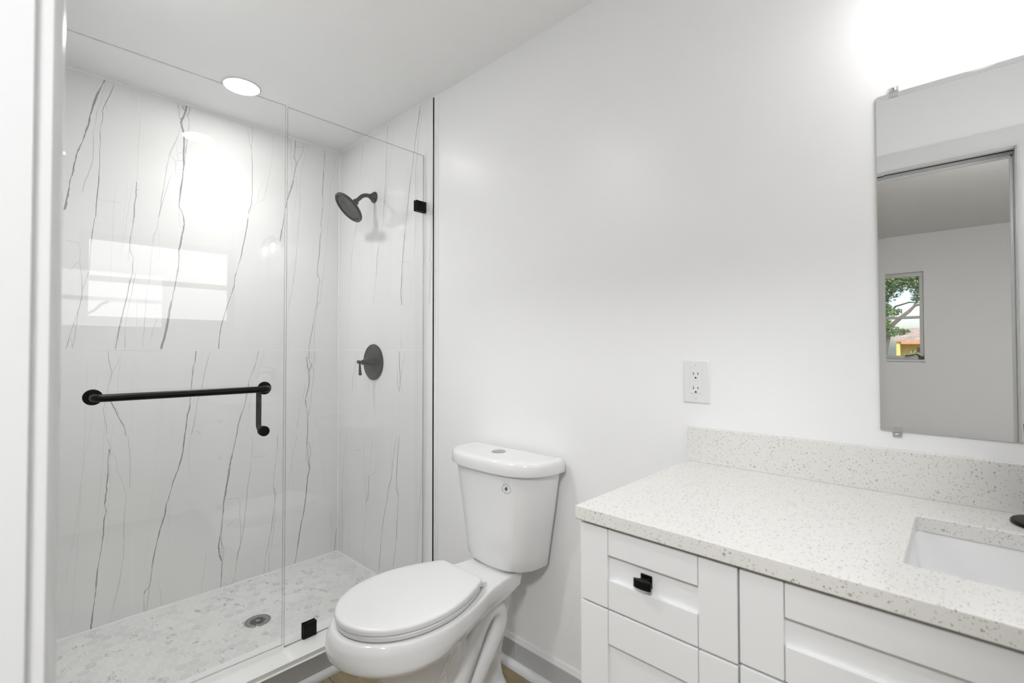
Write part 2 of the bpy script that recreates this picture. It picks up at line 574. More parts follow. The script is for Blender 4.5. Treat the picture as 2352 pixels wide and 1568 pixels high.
VEINS_BACK = '''1.5:278 2418 274 2347 261 2327 251 2233 236 2108 205 1984 182 1891 150 1781 135 1652 119 1498
2:540 2429 530 2327 524 2194 511 2077 498 1952 478 1858 439 1757 423 1606 394 1480
0.8:596 2433 590 2324 551 2172 511 2047
0.6:239 1817 264 1622 273 1488
3.4:831 2434 820 2379 791 2277 768 2158 744 2066 726 1964 708 1861 690 1758 678 1667 672 1582 666 1525 673 1462
1.1:860 2420 831 2334 814 2242 797 2150 792 2089
0.8:792 2089 798 1914 782 1682 765 1517
0.9:684 1684 746 1674 752 1574 759 1456
1.5:934 1907 923 1769 913 1664 926 1643 915 1578 908 1446
1.7:680 1373 679 1359 676 1327 672 1282 668 1227
1:379 1385 380 1353 365 1341 361 1331
1.5:111 1395 107 1330 104 1290 97 1227
0.9:676 1273 696 1245 696 1236
0.8:743 1370 731 1303 720 1266 730 1227
1.9:226 1222 214 1186 196 1129 178 1082 168 1030 166 986
0.8:254 1222 209 1083 203 988
3:656 1223 656 1191 655 1168 657 1132 665 1100 661 1068 653 1054 653 1016
1.9:708 1223 699 1185 681 1135 673 1105 665 1059 682 1017
1.5:641 1131 637 1076 633 1053 649 1024
0.9:685 1198 701 1191
0.8:353 1069 352 997
1.1:863 1064 845 1027
1.9:107 725 74 599 59 466 47 360 59 156 56 44
1.1:311 751 304 573 331 402 324 295 299 131 317 31
1.1:396 761 372 602 364 539 414 557 470 601
2.2:364 539 348 406 323 383
1.9:632 790 600 664 586 563 556 508 541 431 511 341 496 270 484 200 466 43
1.9:658 793 641 686 630 547 652 487 646 429 632 257 611 154 604 103
2.2:623 521 652 483
1.1:855 742 849 589 837 495 822 354 812 199
0.8:187 653 268 663
0.8:75 469 123 450 143 343 128 9'''
STICK = (1.604, .7515)
# ---------------------------------------------------------------- the room
H = 2.44
XR = 3.35            # right wall
YF = -1.366          # front wall, bathroom face
YB = -1.486          # front wall, bedroom face
DX0, DX1, DZ = 2.20, 2.915, 2.035     # doorway
FY = -5.15           # bedroom far wall
BX0, BX1 = -.6, 3.9  # bedroom side walls

bm = B(); box(bm, .93, XR + .12, YB, 0, -.08, 0); box(bm, BX0 - .1, BX1 + .1, FY - .1, YB, -.08, 0)
struct('floor', bm, MAT['wood'], smooth=False)
bm = B(); box(bm, -.12, XR + .12, YF - .06, .12, H, H + .1)
struct('ceiling', bm, MAT['ceil'], smooth=False)
bm = B(); box(bm, BX0 - .12, BX1 + .12, FY - .12, YF - .06, H, H + .1)
struct('ceiling_bedroom', bm, MAT['bed_ceil'], smooth=False)
bm = B(); box(bm, .9, XR + .12, 0, .12, 0, H)
struct('wall_back', bm, MAT['paint'], smooth=False)

# right wall with the frosted window opening
WY0, WY1, WZ0, WZ1 = -1.13, -.285, 1.47, 2.005
fr = .05
oy0, oy1, oz0, oz1 = WY0 - fr, WY1 + fr, WZ0 - fr, WZ1 + fr
bm = B()
box(bm, XR, XR + .12, YB, oy0, 0, H); box(bm, XR, XR + .12, oy1, 0, 0, H)
box(bm, XR, XR + .12, oy0, oy1, 0, oz0); box(bm, XR, XR + .12, oy0, oy1, oz1, H)
struct('wall_right', bm, MAT['paint'], smooth=False)
bm = B()
xf = XR + .03
for (a0, a1, b0, b1) in ((oy0, oy1, oz0, WZ0), (oy0, oy1, WZ1, oz1), (oy0, WY0, WZ0, WZ1), (WY1, oy1, WZ0, WZ1), (WY0, WY1, 1.715, 1.755)):
    box(bm, xf, xf + .05, a0, a1, b0, b1, .004)
w1 = struct('window_1', bm, MAT['alu'])
w1['label'] = 'aluminium two-pane frosted bathroom window high on the right wall'
bm = B(); box(bm, xf + .02, xf + .028, WY0, WY1, WZ0, 1.715); struct('pane', bm, MAT['frost'], w1, smooth=False)
bm = B(); box(bm, xf + .02, xf + .028, WY0, WY1, 1.755, WZ1); struct('pane', bm, MAT['frost'], w1, smooth=False)
bm = B(); box(bm, XR - .02, XR + .03, oy0 - .03, oy1 + .03, oz0 - .02, oz0, .003); struct('sill', bm, MAT['gloss'], w1)
bm = B(); tube(bm, [(xf - .002, WY0 - .01, WZ0 + .01), (xf - .03, WY0 + .03, WZ0 + .035), (xf - .035, WY0 + .07, WZ0 + .085), (xf - .035, WY0 + .105, WZ0 + .10)], .009, 8)
struct('crank', bm, MAT['alu'], w1)

# front wall with the doorway (the photograph is taken from inside it)
bm = B()
box(bm, -.12, DX0 - .02, YB, YF, 0, H); box(bm, DX1 + .02, XR + .12, YB, YF, 0, H); box(bm, DX0 - .02, DX1 + .02, YB, YF, DZ + .02, H)
struct('wall_front', bm, MAT['paint'], smooth=False)

def casing_profile(w, t):
    return [(0, 0), (0, t * .55), (.006, t * .8), (.016, t * .95), (.03, t), (w * .62, t * .9), (w * .85, t * .65), (w, t * .5), (w, 0)]

def casing(bm, side, y0, sgn, x0, x1, zt, w, t):
    pr = casing_profile(w, t)
    r = .004
    path = [((x0 - r), 0.0, -1, 0), ((x0 - r), zt + r, -1, 1), ((x1 + r), zt + r, 1, 1), ((x1 + r), 0.0, 1, 0)]
    rings = []
    for (x, z, dx, dz) in path:
        rings.append([(x + dx * a, y0 + sgn * d, z + dz * a) for a, d in pr])
    loft(bm, rings)

bm = B(); casing(bm, 1, YF, 1, DX0, DX1, DZ, .075, .020)
d1 = struct('door_1', bm, MAT['gloss'], ang=50)
d1['label'] = 'white painted door casing round the doorway'
bm = B(); casing(bm, 1, YB, -1, DX0, DX1, DZ, .075, .020); struct('casing', bm, MAT['gloss'], d1, ang=50)
bm = B()
box(bm, DX0 - .02, DX0, YB, YF, 0, DZ + .02, .0015); box(bm, DX1, DX1 + .02, YB, YF, 0, DZ + .02, .0015)
box(bm, DX0, DX1, YF - .030, YF, DZ, DZ + .02, .0015); box(bm, DX0, DX1, YB, YF - .085, DZ, DZ + .02, .0015)
struct('jamb', bm, MAT['gloss'], d1)
bm = B()
for x0, x1 in ((DX0, DX0 + .012), (DX1 - .012, DX1)):
    box(bm, x0, x1, YF - .105, YF - .085, 0, DZ, .003)
box(bm, DX0, DX1, YF - .105, YF - .085, DZ - .012, DZ, .003)
struct('door_stop', bm, MAT['gloss'], d1)
bm = B(); box(bm, DX0, DX1, YF - .085, YF - .030, DZ + .012, DZ + .02); struct('track_slot', bm, MAT['dark'], d1, smooth=False)

# ---------------------------------------------------------------- shower tile walls with their veins
TY = -.004
rnd = random.Random(5)

LIFT = [0]
def lift(base):
    # every vein lies a hair above the one before it, so that crossings stay clean
    return base + LIFT[0] * 1.2e-6

def ribbons(bm, data, to3, zcut):
    for line in data.strip().split('\n'):
        w, pts = line.split(':')
        w = float(w)
        LIFT[0] += 1
        q = [float(x) for x in pts.split()]
        P = [Vector((q[i], q[i + 1])) for i in range(0, len(q), 2)]
        # walk the line in steps of about 9 mm with a little tremble
        D = []
        for a, b_ in zip(P[:-1], P[1:]):
            n = max(1, int((b_ - a).length / 8))
            for k in range(n):
                p = a.lerp(b_, k / n)
                D.append(p + (Vector((rnd.gauss(0, .6), rnd.gauss(0, .6))) if k else Vector((0, 0))))
        D.append(P[-1])
        L_, R_ = [], []
        wid = 1.0
        for i, p in enumerate(D):
            t = (D[min(i + 1, len(D) - 1)] - D[max(i - 1, 0)])
            if t.length < 1e-6:
                t = Vector((0, -1))
            t.normalize()
            nrm = Vector((-t.y, t.x))
            wid = max(.45, min(1.5, wid + rnd.gauss(0, .22)))
            hw = w * .5 * wid
            if w < 2 and (i == 0 or i == len(D) - 1):
                hw *= .3
            L_.append(bm.verts.new(to3(*((p + nrm * hw) / 1000))))
            R_.append(bm.verts.new(to3(*((p - nrm * hw) / 1000))))
        for i in range(len(D) - 1):
            f = bm.faces.new((L_[i], L_[i + 1], R_[i + 1], R_[i]))
            f.material_index = 1 if w > 1.7 else 2

SEAM = 1.2305
def faint(bm, h0, h1, n, to3, seed):
    """hair-thin pale veins that run nearly upright inside one row of tiles"""
    r = random.Random(seed)
    for i in range(n):
        z0, z1 = ((.03, SEAM - .004), (SEAM + .004, 2.425))[i % 2]
        h = h0 + (h1 - h0) * r.random()
        a = z1 - r.random() * .5
        b_ = z0 + r.random() * .5
        hw = .0004 + .0005 * r.random()
        lean = r.uniform(.02, .12)
        LIFT[0] += 1
        prev = None
        k = 0
        z = a
        while z > b_:
            h = min(max(h - lean * .02 + r.gauss(0, .0012), h0 - .02), h1)
            q = (bm.verts.new(to3(h - hw, z)), bm.verts.new(to3(h + hw, z)))
            if prev:
                bm.faces.new((prev[0], prev[1], q[1], q[0])).material_index = 4
            prev = q
            z -= .02
g = .0008
bm = B()
box(bm, -.12, -.0006, YF, .12, 0, H, mi=3)
for y0, y1 in ((YF, -.983 - g), (-.983 + g, 0)):
    for z0, z1 in ((0, SEAM - g), (SEAM + g, H)):
        box(bm, -.006, 0, y0, y1, z0, z1)
ribbons(bm, VEINS_LEFT, lambda y, z: (lift(.00035), y, min(z, H - .001)), SEAM)
faint(bm, YF + .1, -.02, 12, lambda y, z: (lift(.0002), y, z), 21)
struct('wall_left', bm, [MAT['tile'], MAT['vein'], MAT['vein2'], MAT['grout'], MAT['vein3']], smooth=False, normals=False)
bm = B()
box(bm, -.0, .9375, TY + .0006, .0, 0, H, mi=3)
for z0, z1 in ((0, SEAM - g), (SEAM + g, H)):
    box(bm, 0, .938, TY, .0, z0, z1)
ribbons(bm, VEINS_BACK, lambda x, z: (min(max(x, .001), .937), TY - lift(.00035), min(z, H - .001)), SEAM)
faint(bm, .03, .93, 14, lambda x, z: (min(max(x, .001), .937), TY - lift(.0002), z), 22)
struct('wall_shower_back', bm, [MAT['tile'], MAT['vein'], MAT['vein2'], MAT['grout'], MAT['vein3']], smooth=False, normals=False)
bm = B(); box(bm, 0, .938, YF, YF + .006, 0, H); struct('wall_shower_front', bm, MAT['tile'], smooth=False)
# black edge strip on the tile, with the white caulk line beside it
bm = B(); box(bm, .938, .9455, -.0075, 0, .11, 2.432, .001); struct('trim_1', bm, MAT['black'])
bm = B()
tube(bm, [(.951, -.001, .11), (.951, -.001, 2.44)], .0065, 10)
box(bm, .951, .972, -.0018, 0, .11, 2.44, .0008)
tube(bm, [(.002, TY - .002, .017), (.002, TY - .002, 2.44)], .006, 10)
def bead(p0, p1, r, n=60, amp=.25, seed=1):
    rr = random.Random(seed)
    a, b_ = Vector(p0), Vector(p1)
    s = 1.0
    pts, rs = [], []
    for i in range(n + 1):
        s = max(1 - amp, min(1 + amp * 1.6, s + rr.gauss(0, amp * .25)))
        pts.append(a.lerp(b_, i / n)); rs.append(r * s)
    tube(bm, pts, rs, 8)
bead((0, YF, H), (0, TY, H), .009, seed=2)
bead((0, TY, H), (.95, TY, H), .009, amp=.45, seed=3)
bead((0, YF, .017), (0, TY, .017), .006, seed=4)
bead((0, TY, .017), (.80, TY, .017), .006, seed=5)
struct('trim_2', bm, MAT['caulk'])

# ---------------------------------------------------------------- mosaic floor of the shower
ZS = .0167
bm = B()
box(bm, 0, .83, YF, 0, -.08, ZS - .0002, mi=1)
tone = bm.loops.layers.float_color.new('tone')
pit = .0435
R_ = pit / math.sqrt(3) - .0013
rr = random.Random(11)
hexes = bmesh.new()
tl = hexes.loops.layers.float_color.new('tone')
ci = -2
while ci * pit * math.sqrt(3) / 2 < .90:
    cx = .115 + (ci - 3) * pit * math.sqrt(3) / 2
    if cx < .80:
        for cj in range(-2, 36):
            cy = -1.089 + (cj - 8) * pit + (0 if (ci % 2) else pit / 2)
            vs = [hexes.verts.new((cx + R_ * cos(k * pi / 3), cy + R_ * sin(k * pi / 3), ZS)) for k in range(6)]
            f = hexes.faces.new(vs)
            a = rr.random()
            tv = (.5 + .5 * rr.random()) if a > .22 else rr.random() * .5
            st = .9 if rr.random() < .2 else rr.random() * .12
            for l in f.loops:
                l[tl] = (tv, st, 0, 1)
    ci += 1
for co, no in (((.006, 0, 0), (-1, 0, 0)), ((.806, 0, 0), (1, 0, 0)), ((0, YF + .008, 0), (0, -1, 0)), ((0, -.010, 0), (0, 1, 0))):
    bmesh.ops.bisect_plane(hexes, geom=list(hexes.verts) + list(hexes.edges) + list(hexes.faces), plane_co=co, plane_no=no, clear_outer=True)
me = bpy.data.meshes.new('t'); hexes.to_mesh(me); hexes.free(); bm.from_mesh(me); bpy.data.meshes.remove(me)
struct('floor_shower', bm, [MAT['hex'], MAT['grout']], smooth=False)

# curb under the glass
bm = B(); box(bm, .806, .978, YF, 0, 0, .105, .004)
cb = struct('shower_curb', bm, MAT['caulk'])
cb['label'] = 'low white curb under the shower glass'
bm = B(); box(bm, .975, .986, YF, 0, .016, .086, .001)
struct('face_tile', bm, MAT['skirt'], cb)
bm = B(); box(bm, .974, .987, YF, -.002, .0855, .089, .001); struct('joint_line', bm, MAT['caulk'], cb)

def quarter(bm, x0, x1, y0, y1, r, along):
    n = 6
    arc = [(r * cos(k * pi / 2 / n), r * sin(k * pi / 2 / n)) for k in range(n + 1)] + [(0, 0)]
    if along == 'y':
        prism(bm, arc, lambda a, b_, d: (x0 + a, d, b_), y0, y1)
    else:
        prism(bm, arc, lambda a, b_, d: (d, y0 - a, b_), x0, x1)
bm = B(); quarter(bm, .986, 0, YF, 0, .022, 'y'); struct('shoe_moulding', bm, MAT['gloss'], cb, ang=50)

# skirting along the back wall: grey tile, white cap, white shoe moulding
BX = 2.165
bm = B(); box(bm, .986, 1.4675, -.012, 0, .012, .092, .0008); box(bm, 1.469, BX, -.012, 0, .012, .092, .0008)
bb = struct('baseboard_back', bm, MAT['skirt'])
cap = [(0, .092), (.0125, .092), (.0135, .095), (.010, .101), (.007, .104), (.006, .110), (0, .114)]
bm = B(); prism(bm, cap, lambda a, b_, d: (d, -a, b_), .972, BX); struct('cap_moulding', bm, MAT['gloss'], bb, ang=50)
bm = B(); quarter(bm, .986, BX, -.012, 0, .024, 'x'); struct('shoe_moulding', bm, MAT['gloss'], bb, ang=50)

# ---------------------------------------------------------------- bedroom behind the camera, seen in the mirror
V0, V1, U0, U1 = 2.02, 2.465, 1.125, 2.045      # window opening in the far wall
bm = B()
box(bm, BX0 - .12, V0, FY - .12, FY, 0, H); box(bm, V1, BX1 + .12, FY - .12, FY, 0, H)
box(bm, V0, V1, FY - .12, FY, 0, U0); box(bm, V0, V1, FY - .12, FY, U1, H)
struct('wall_far', bm, MAT['bed_wall'], smooth=False)
bm = B(); box(bm, BX0 - .12, BX0, FY, YB, 0, H); struct('wall_bedroom_left', bm, MAT['bed_wall'], smooth=False)
bm = B(); box(bm, BX1, BX1 + .12, FY, YB, 0, H); struct('wall_bedroom_right', bm, MAT['bed_wall'], smooth=False)
bm = B(); box(bm, BX0 - .12, -.12, YB, YF, 0, H); box(bm, XR + .12, BX1 + .12, YB, YF, 0, H); struct('wall_bedroom_front', bm, MAT['bed_wall'], smooth=False)
bm = B()
yw = FY - .03
zm = 1.57
for a0, a1, b0, b1 in ((V0, V1, U0, U0 + .04), (V0, V1, U1 - .045, U1), (V0, V0 + .035, U0 + .04, U1 - .045), (V1 - .035, V1, U0 + .04, U1 - .045), (V0 + .035, V1 - .035, zm - .014, zm + .014)):
    box(bm, a0, a1, yw - .04, yw, b0, b1, .003)
w2 = struct('window_2', bm, MAT['alu'])
w2['label'] = 'weathered aluminium bedroom window seen in the mirror'
bm = B(); box(bm, V0 + .03, V1 - .03, yw - .022, yw - .018, U0 + .035, zm); struct('pane', bm, MAT['pane'], w2, smooth=False)
bm = B(); box(bm, V0 + .03, V1 - .03, yw - .022, yw - .018, zm, U1 - .04); struct('pane', bm, MAT['pane'], w2, smooth=False)
bm = B(); box(bm, V0 - .01, V1 + .01, yw, FY + .02, U0 - .02, U0, .003); struct('sill', bm, MAT['gloss'], w2)
bm = B()
box(bm, V1 - .045, V1 - .005, yw, yw + .02, U0 + .005, U0 + .035, .004)
tube(bm, [(V1 - .03, yw + .02, U0 + .03), (V1 - .06, yw + .035, U0 + .055), (V1 - .135, yw + .04, U0 + .04), (V1 - .15, yw + .04, U0 + .042)], [.007, .006, .006, .010], 8)
struct('crank', bm, MAT['crank'], w2)
pd = bpy.data.lights.new('window_portal', 'AREA'); pd.shape = 'RECTANGLE'; pd.size = V1 - V0; pd.size_y = U1 - U0
pd.cycles.is_portal = True
po = bpy.data.objects.new('window_portal', pd); po.location = ((V0 + V1) / 2, FY - .13, (U0 + U1) / 2)
po.rotation_euler = (radians(90), 0, 0)
COL.objects.link(po)
BLX, BLY = 3.02, -2.30  # unseen lamp, added to send fill light through the doorway
bl = thing('bedroom_fill_lamp', 'added dome lamp on the bedroom ceiling, out of view, for fill light', 'lamp', (BLX, BLY, H))
bm = B(); lathe(bm, [(.23, 0), (.235, -.01), (.23, -.02), (.215, -.025)], (BLX, BLY, H), (0, 0, 1)); obj('base', bm, MAT['gloss'], bl)
bm = B(); lathe(bm, [(.215, -.02), (.20, -.045), (.15, -.065), (.08, -.077), (0, -.08)], (BLX, BLY, H), (0, 0, 1), caps=False); obj('dome', bm, MAT['bed_fill'], bl)
# ---------------------------------------------------------------- glass front of the shower
GX = .873            # glass plane
GT = .008            # glass thickness
HY = -1.345          # hinge line of the door

def pane(name, x0, x1, y0, y1, z0, z1, parent):
    """Glass sheet; its cut edges carry their own greyish look."""
    bm = B()
    box(bm, x0, x1, y0, y1, z0, z1)
    for f in bm.faces:
        if abs(f.normal.x) < .5:
            f.material_index = 1
    return obj(name, bm, [MAT['glass'], MAT['edge']], parent, smooth=False)

fx = thing('fixed_glass_panel', 'fixed clear shower glass panel clamped to the wall and curb beside the toilet', 'glass panel', (GX, -.33, .105))
pane('glass_pane', GX - GT / 2, GX + GT / 2, -.652, -.014, .1055, 2.171, fx)
def clamp(y0, y1, z0, z1, parent, lip=None):
    bm = B()
    box(bm, GX + GT / 2, GX + GT / 2 + .006, y0, y1, z0, z1, .0012)
    box(bm, GX - GT / 2 - .006, GX - GT / 2, y0, y1, z0, z1, .0012)
    if lip == 'y':
        box(bm, GX - GT / 2 - .004, GX + GT / 2 + .004, -.0135, -.0045, z0 + .001, z1 - .001)
    else:
        box(bm, GX - GT / 2 - .004, GX + GT / 2 + .004, y0 + .001, y1 - .001, .105, .1055)
    return obj('glass_clamp', bm, MAT['black'], parent)
clamp(-.064, -.0050, 1.893, 1.945, fx, 'y')
clamp(-.583, -.530, .1055, .163, fx)

dr = thing('shower_door', 'clear glass shower door with a black towel bar', 'shower door', (GX, HY, .115))
pane('glass_pane', GX - GT / 2, GX + GT / 2, HY, HY + .6800, .1265, 2.1665, dr)
def rosette(bm, y, z, sgn, r, t=.006):
    lathe(bm, [(r * .92, 0), (r, .0012), (r, t - .001), (r * .93, t)], (GX + sgn * GT / 2, y, z), (sgn, 0, 0), 32)
YL, YR, ZL = HY + .1355, HY + .6095, 1.0925
bm = B()
rosette(bm, YL, ZL, 1, .0235); rosette(bm, YR, ZL, 1, .0235)
xo = GX + GT / 2
so = .058
def bend(y_end, sgn):
    pts = []
    R = .022
    for k in range(7):
        a = k * pi / 2 / 6
        pts.append((xo + so - R + R * sin(a), y_end + sgn * (R - R * cos(a)), ZL))
    return pts
path = [(xo, YL, ZL)] + bend(YL, 1) + [tuple(p) for p in reversed(bend(YR, -1))] + [(xo, YR, ZL)]
tube(bm, path, .0112, 20)
tb = obj('towel_bar', bm, MAT['black'], dr, ang=45)
bm = B()
ZP = .9350
rosette(bm, YR, ZL, -1, .018); rosette(bm, YR, ZP, -1, .018)
xi = GX - GT / 2
def bendz(z_end, sgn):
    R = .022
    return [(xi - (.05 - R) - R * sin(k * pi / 12), YR, z_end + sgn * (R - R * cos(k * pi / 12))) for k in range(7)]
tube(bm, [(xi, YR, ZP)] + bendz(ZP, 1) + list(reversed(bendz(ZL, -1))) + [(xi, YR, ZL)], .0095, 18)
obj('pull_handle', bm, MAT['black'], dr, ang=45)
bm = B(); rosette(bm, YR, ZP, 1, .0185, .007); obj('screw_cap', bm, MAT['black'], dr)
for z in (.42, 1.88):
    bm = B()
    box(bm, GX + GT / 2, GX + GT / 2 + .007, HY - .001, HY + .055, z - .045, z + .045, .002)
    box(bm, GX - GT / 2 - .007, GX - GT / 2, HY - .001, HY + .055, z - .045, z + .045, .002)
    box(bm, GX - .02, GX + .02, YF + .0065, HY - .002, z - .045, z + .045, .002)
    obj('hinge', bm, MAT['black'], dr)
dr.rotation_euler.z = radians(-1.3)    # not quite shut: the free edge stands a centimetre outwards

# ---------------------------------------------------------------- shower head
sh = thing('showerhead', 'black round rain shower head on a bent arm', 'shower head', (.406, TY, 2.076))
bm = B(); lathe(bm, [(.031, 0), (.031, .004), (.029, .009), (.021, .016), (.0155, .026), (.014, .030)], (.406, TY, 2.074), (0, -1, 0), 40); obj('flange', bm, MAT['bronze'], sh)
bm = B()
arm = [(.406, TY - .02, 2.074), (.406, -.045, 2.075)]
for k in range(1, 9):
    a = k * radians(47) / 8
    arm.append((.406, -.045 - .058 * sin(a), 2.075 - .058 * (1 - cos(a))))
e = Vector(arm[-1]); dvec = Vector((0, -cos(radians(47)), -sin(radians(47))))
arm.append(tuple(e + dvec * .018)); arm.append((.4065, -.1165, 2.0275))
tube(bm, arm, .0108, 20); obj('arm', bm, MAT['bronze'], sh, ang=50)
nv = Vector((-.177, -1.005, -1.0)).normalized()
hc = Vector((.408, -.161, 1.982))      # centre of the rim
bm = B()
lathe(bm, [(.012, -.062), (.0165, -.060), (.0165, -.046), (.0185, -.044), (.0185, -.039), (.015, -.036), (.015, -.030), (.022, -.026)], hc, nv, 32)
obj('ball_joint', bm, MAT['bronze'], sh)
bm = B()
lathe(bm, [(.010, -.030), (.024, -.028), (.040, -.022), (.066, -.016), (.084, -.013), (.0895, -.008), (.0895, .001), (.086, .004), (.080, .003), (.0755, -.002), (.0745, -.006), (0, -.006)], hc, nv, 64, caps=False)
hb = obj('head', bm, MAT['bronze'], sh)
bm = B()
lathe(bm, [(.0745, -.0055), (.0735, -.003), (.069, -.001), (0, 0)], hc, nv, 64, caps=False)
fa = obj('spray_face', bm, MAT['bronze_face'], sh)
bm = B()
ux = Vector((1, 0, 0)); uy = nv.cross(ux)
for ring, n in ((.012, 6), (.024, 12), (.036, 18), (.048, 24), (.060, 30), (.069, 34)):
    for k in range(n):
        a = 2 * pi * (k + .5 * (n % 4)) / n
        c = hc + (ux * cos(a) + uy * sin(a)) * ring + nv * .0002
        lathe(bm, [(.0017, 0), (.0013, .0022), (0, .0024)], c, nv, 8, caps=False)
nz_ = obj('nozzles', bm, MAT['black'], fa)

# ---------------------------------------------------------------- shower valve
va = thing('shower_valve', 'black round shower valve trim with a lever below the shower head', 'shower valve', (.404, TY, 1.165))
vc = (.404, TY, 1.165)
bm = B(); lathe(bm, [(.098, 0), (.099, .002), (.098, .007), (.094, .010), (.088, .0105), (.086, .0085), (.083, .0085), (.055, .0095), (.0545, .0088), (.0535, .0096), (.02, .011), (0, .011)], vc, (0, -1, 0), 72, caps=False); obj('escutcheon', bm, MAT['bronze'], va)
bm = B(); lathe(bm, [(.037, .0095), (.036, .012), (.030, .024), (.020, .047), (.0135, .060), (.013, .063), (.0145, .065), (.0145, .069), (.012, .071)], vc, (0, -1, 0), 40); obj('hub', bm, MAT['bronze'], va)
bm = B()
tube(bm, [(.404, TY - .069, 1.166), (.404, TY - .080, 1.167)], [.009, .0075], 16)
box(bm, .396, .412, TY - .098, TY - .086, 1.158, 1.176, .003)
tube(bm, [(.404, TY - .078, 1.167), (.404, TY - .092, 1.167)], .0062, 16)
tube(bm, [(.404, TY - .083, 1.166), (.404, TY - .083, 1.150), (.404, TY - .082, 1.120), (.404, TY - .080, 1.098), (.404, TY - .080, 1.0955)], [.0055, .0052, .0068, .0088, .0078], 18)
obj('lever', bm, MAT['bronze'], va)

# ---------------------------------------------------------------- drain
dn = thing('shower_drain', 'round metal drain grate in the hexagon mosaic floor', 'drain', (.446, -.602, ZS))
D0 = Vector((.446, -.602, ZS))
bm = B(); lathe(bm, [(.0535, 0), (.0535, .002), (.0515, .0032), (.0485, .0032), (.0475, .002), (.0475, .0)], D0, (0, 0, 1), 56, caps=False); obj('rim', bm, MAT['chrome'], dn)
bm = B(); lathe(bm, [(.0480, .0006), (.031, .0006)], D0, (0, 0, 1), 40, caps=False); lathe(bm, [(.031, .0006), (0, .0006)], D0, (0, 0, 1), 40, caps=False, mi=1); obj('well', bm, [MAT['basin'], MAT['dark']], dn, normals=False)
bm = B()
for k in range(-5, 6):
    o_ = k * .0086
    L_ = math.sqrt(max(0, .0478 ** 2 - o_ ** 2))
    for ang_ in (0, pi / 2):
        c, s = cos(ang_ + .15), sin(ang_ + .15)
        t = bmesh.new(); box(t, -L_, L_, o_ - .0012, o_ + .0012, .0011, .0027)
        for v in t.verts:
            x, y = v.co.x, v.co.y
            v.co.x = D0.x + x * c - y * s; v.co.y = D0.y + x * s + y * c; v.co.z += D0.z
        merge(bm, t)
lathe(bm, [(.0095, .001), (.0095, .003), (0, .0034)], D0, (0, 0, 1), 24, caps=False)
obj('grate', bm, MAT['chrome'], dn, smooth=False)

# ---------------------------------------------------------------- recessed lamps: one over the shower, one added unseen for fill light
def recessed(x, y, label, mat_, watts, spread):
    rl = thing('recessed_light', label, 'ceiling light', (x, y, H))
    lc = (x, y, H)
    bm = B(); lathe(bm, [(.080, 0), (.080, -.002), (.077, -.0045), (.0725, -.005), (.0715, -.003), (.0715, 0)], lc, (0, 0, 1), 56, caps=False); obj('trim_ring', bm, MAT['gloss'], rl)
    bm = B(); lathe(bm, [(.0720, -.0035), (0, -.0035)], lc, (0, 0, 1), 48, caps=False); obj('diffuser', bm, mat_, rl, smooth=False)
    ad = bpy.data.lights.new('recessed_beam', 'SPOT')
    ad.shadow_soft_size = .05; ad.energy = watts; ad.spot_size = radians(spread); ad.spot_blend = 1.0; ad.color = (1, .995, .985)
    ao = bpy.data.objects.new('recessed_beam', ad); ao.location = (x, y, H - .012)
    COL.objects.link(ao)
recessed(.374, -.665, 'lit round recessed lamp in the ceiling above the shower', MAT['can'], E_BEAM, 130)
recessed(1.22, -1.235, 'added recessed fill lamp, out of view between the shower curb and the doorway', MAT['can'], E_FILL, 150)
# ---------------------------------------------------------------- toilet
TX = 1.490           # axis of the bowl
KX = 1.487           # axis of the cistern
to = thing('toilet', 'white two-piece toilet with its lid closed beside the vanity', 'toilet', (TX, -.40, 0))

def lerp_prof(tab, u):
    for (a, va_), (b_, vb) in zip(tab[:-1], tab[1:]):
        if u <= b_:
            k = (u - a) / (b_ - a)
            return va_ + (vb - va_) * k
    return tab[-1][1]

def cat(tab, u):
    """smooth (Catmull-Rom) look-up"""
    n = len(tab)
    for i in range(n - 1):
        if u <= tab[i + 1][0] or i == n - 2:
            x0, x1 = tab[i][0], tab[i + 1][0]
            t_ = (u - x0) / (x1 - x0)
            p0 = tab[max(0, i - 1)][1]; p1 = tab[i][1]; p2 = tab[i + 1][1]; p3 = tab[min(n - 1, i + 2)][1]
            return .5 * ((2 * p1) + (p2 - p0) * t_ + (2 * p0 - 5 * p1 + 4 * p2 - p3) * t_ ** 2 + (3 * p1 - p0 - 3 * p2 + p3) * t_ ** 3)

RIM = [(0, .55), (.13, .575), (.25, .66), (.36, .80), (.48, .93), (.60, 1.0), (.70, .985)]
def rim_half(u):
    if u <= .62:
        return cat(RIM, u)
    k = (u - .62) / .38
    return math.sqrt(max(0, 1 - k ** 2.15)) * 1.0

def outline(yb, yf, hw, z, n=40, fn=rim_half, x0=TX):
    """closed ring, back at yb, front tip at yf"""
    us = [.5 - .5 * cos(pi * i / n) if i > n * .4 else None for i in range(n + 1)]
    us = [i / n for i in range(n + 1)]
    us = [1 - (1 - u) ** 1.7 for u in us]
    right = [(x0 + hw * fn(u), yb + (yf - yb) * u, z) for u in us]
    left = [(x0 - hw * fn(u), yb + (yf - yb) * u, z) for u in reversed(us[:-1])]
    return right + left

def ell_half(u):
    return (max(0, 1 - abs(2 * u - 1) ** 2.4)) ** (1 / 2.4)

def mixf(k):
    return lambda u: rim_half(u) * (1 - k) + max(ell_half(u), .35 * (1 - u)) * k

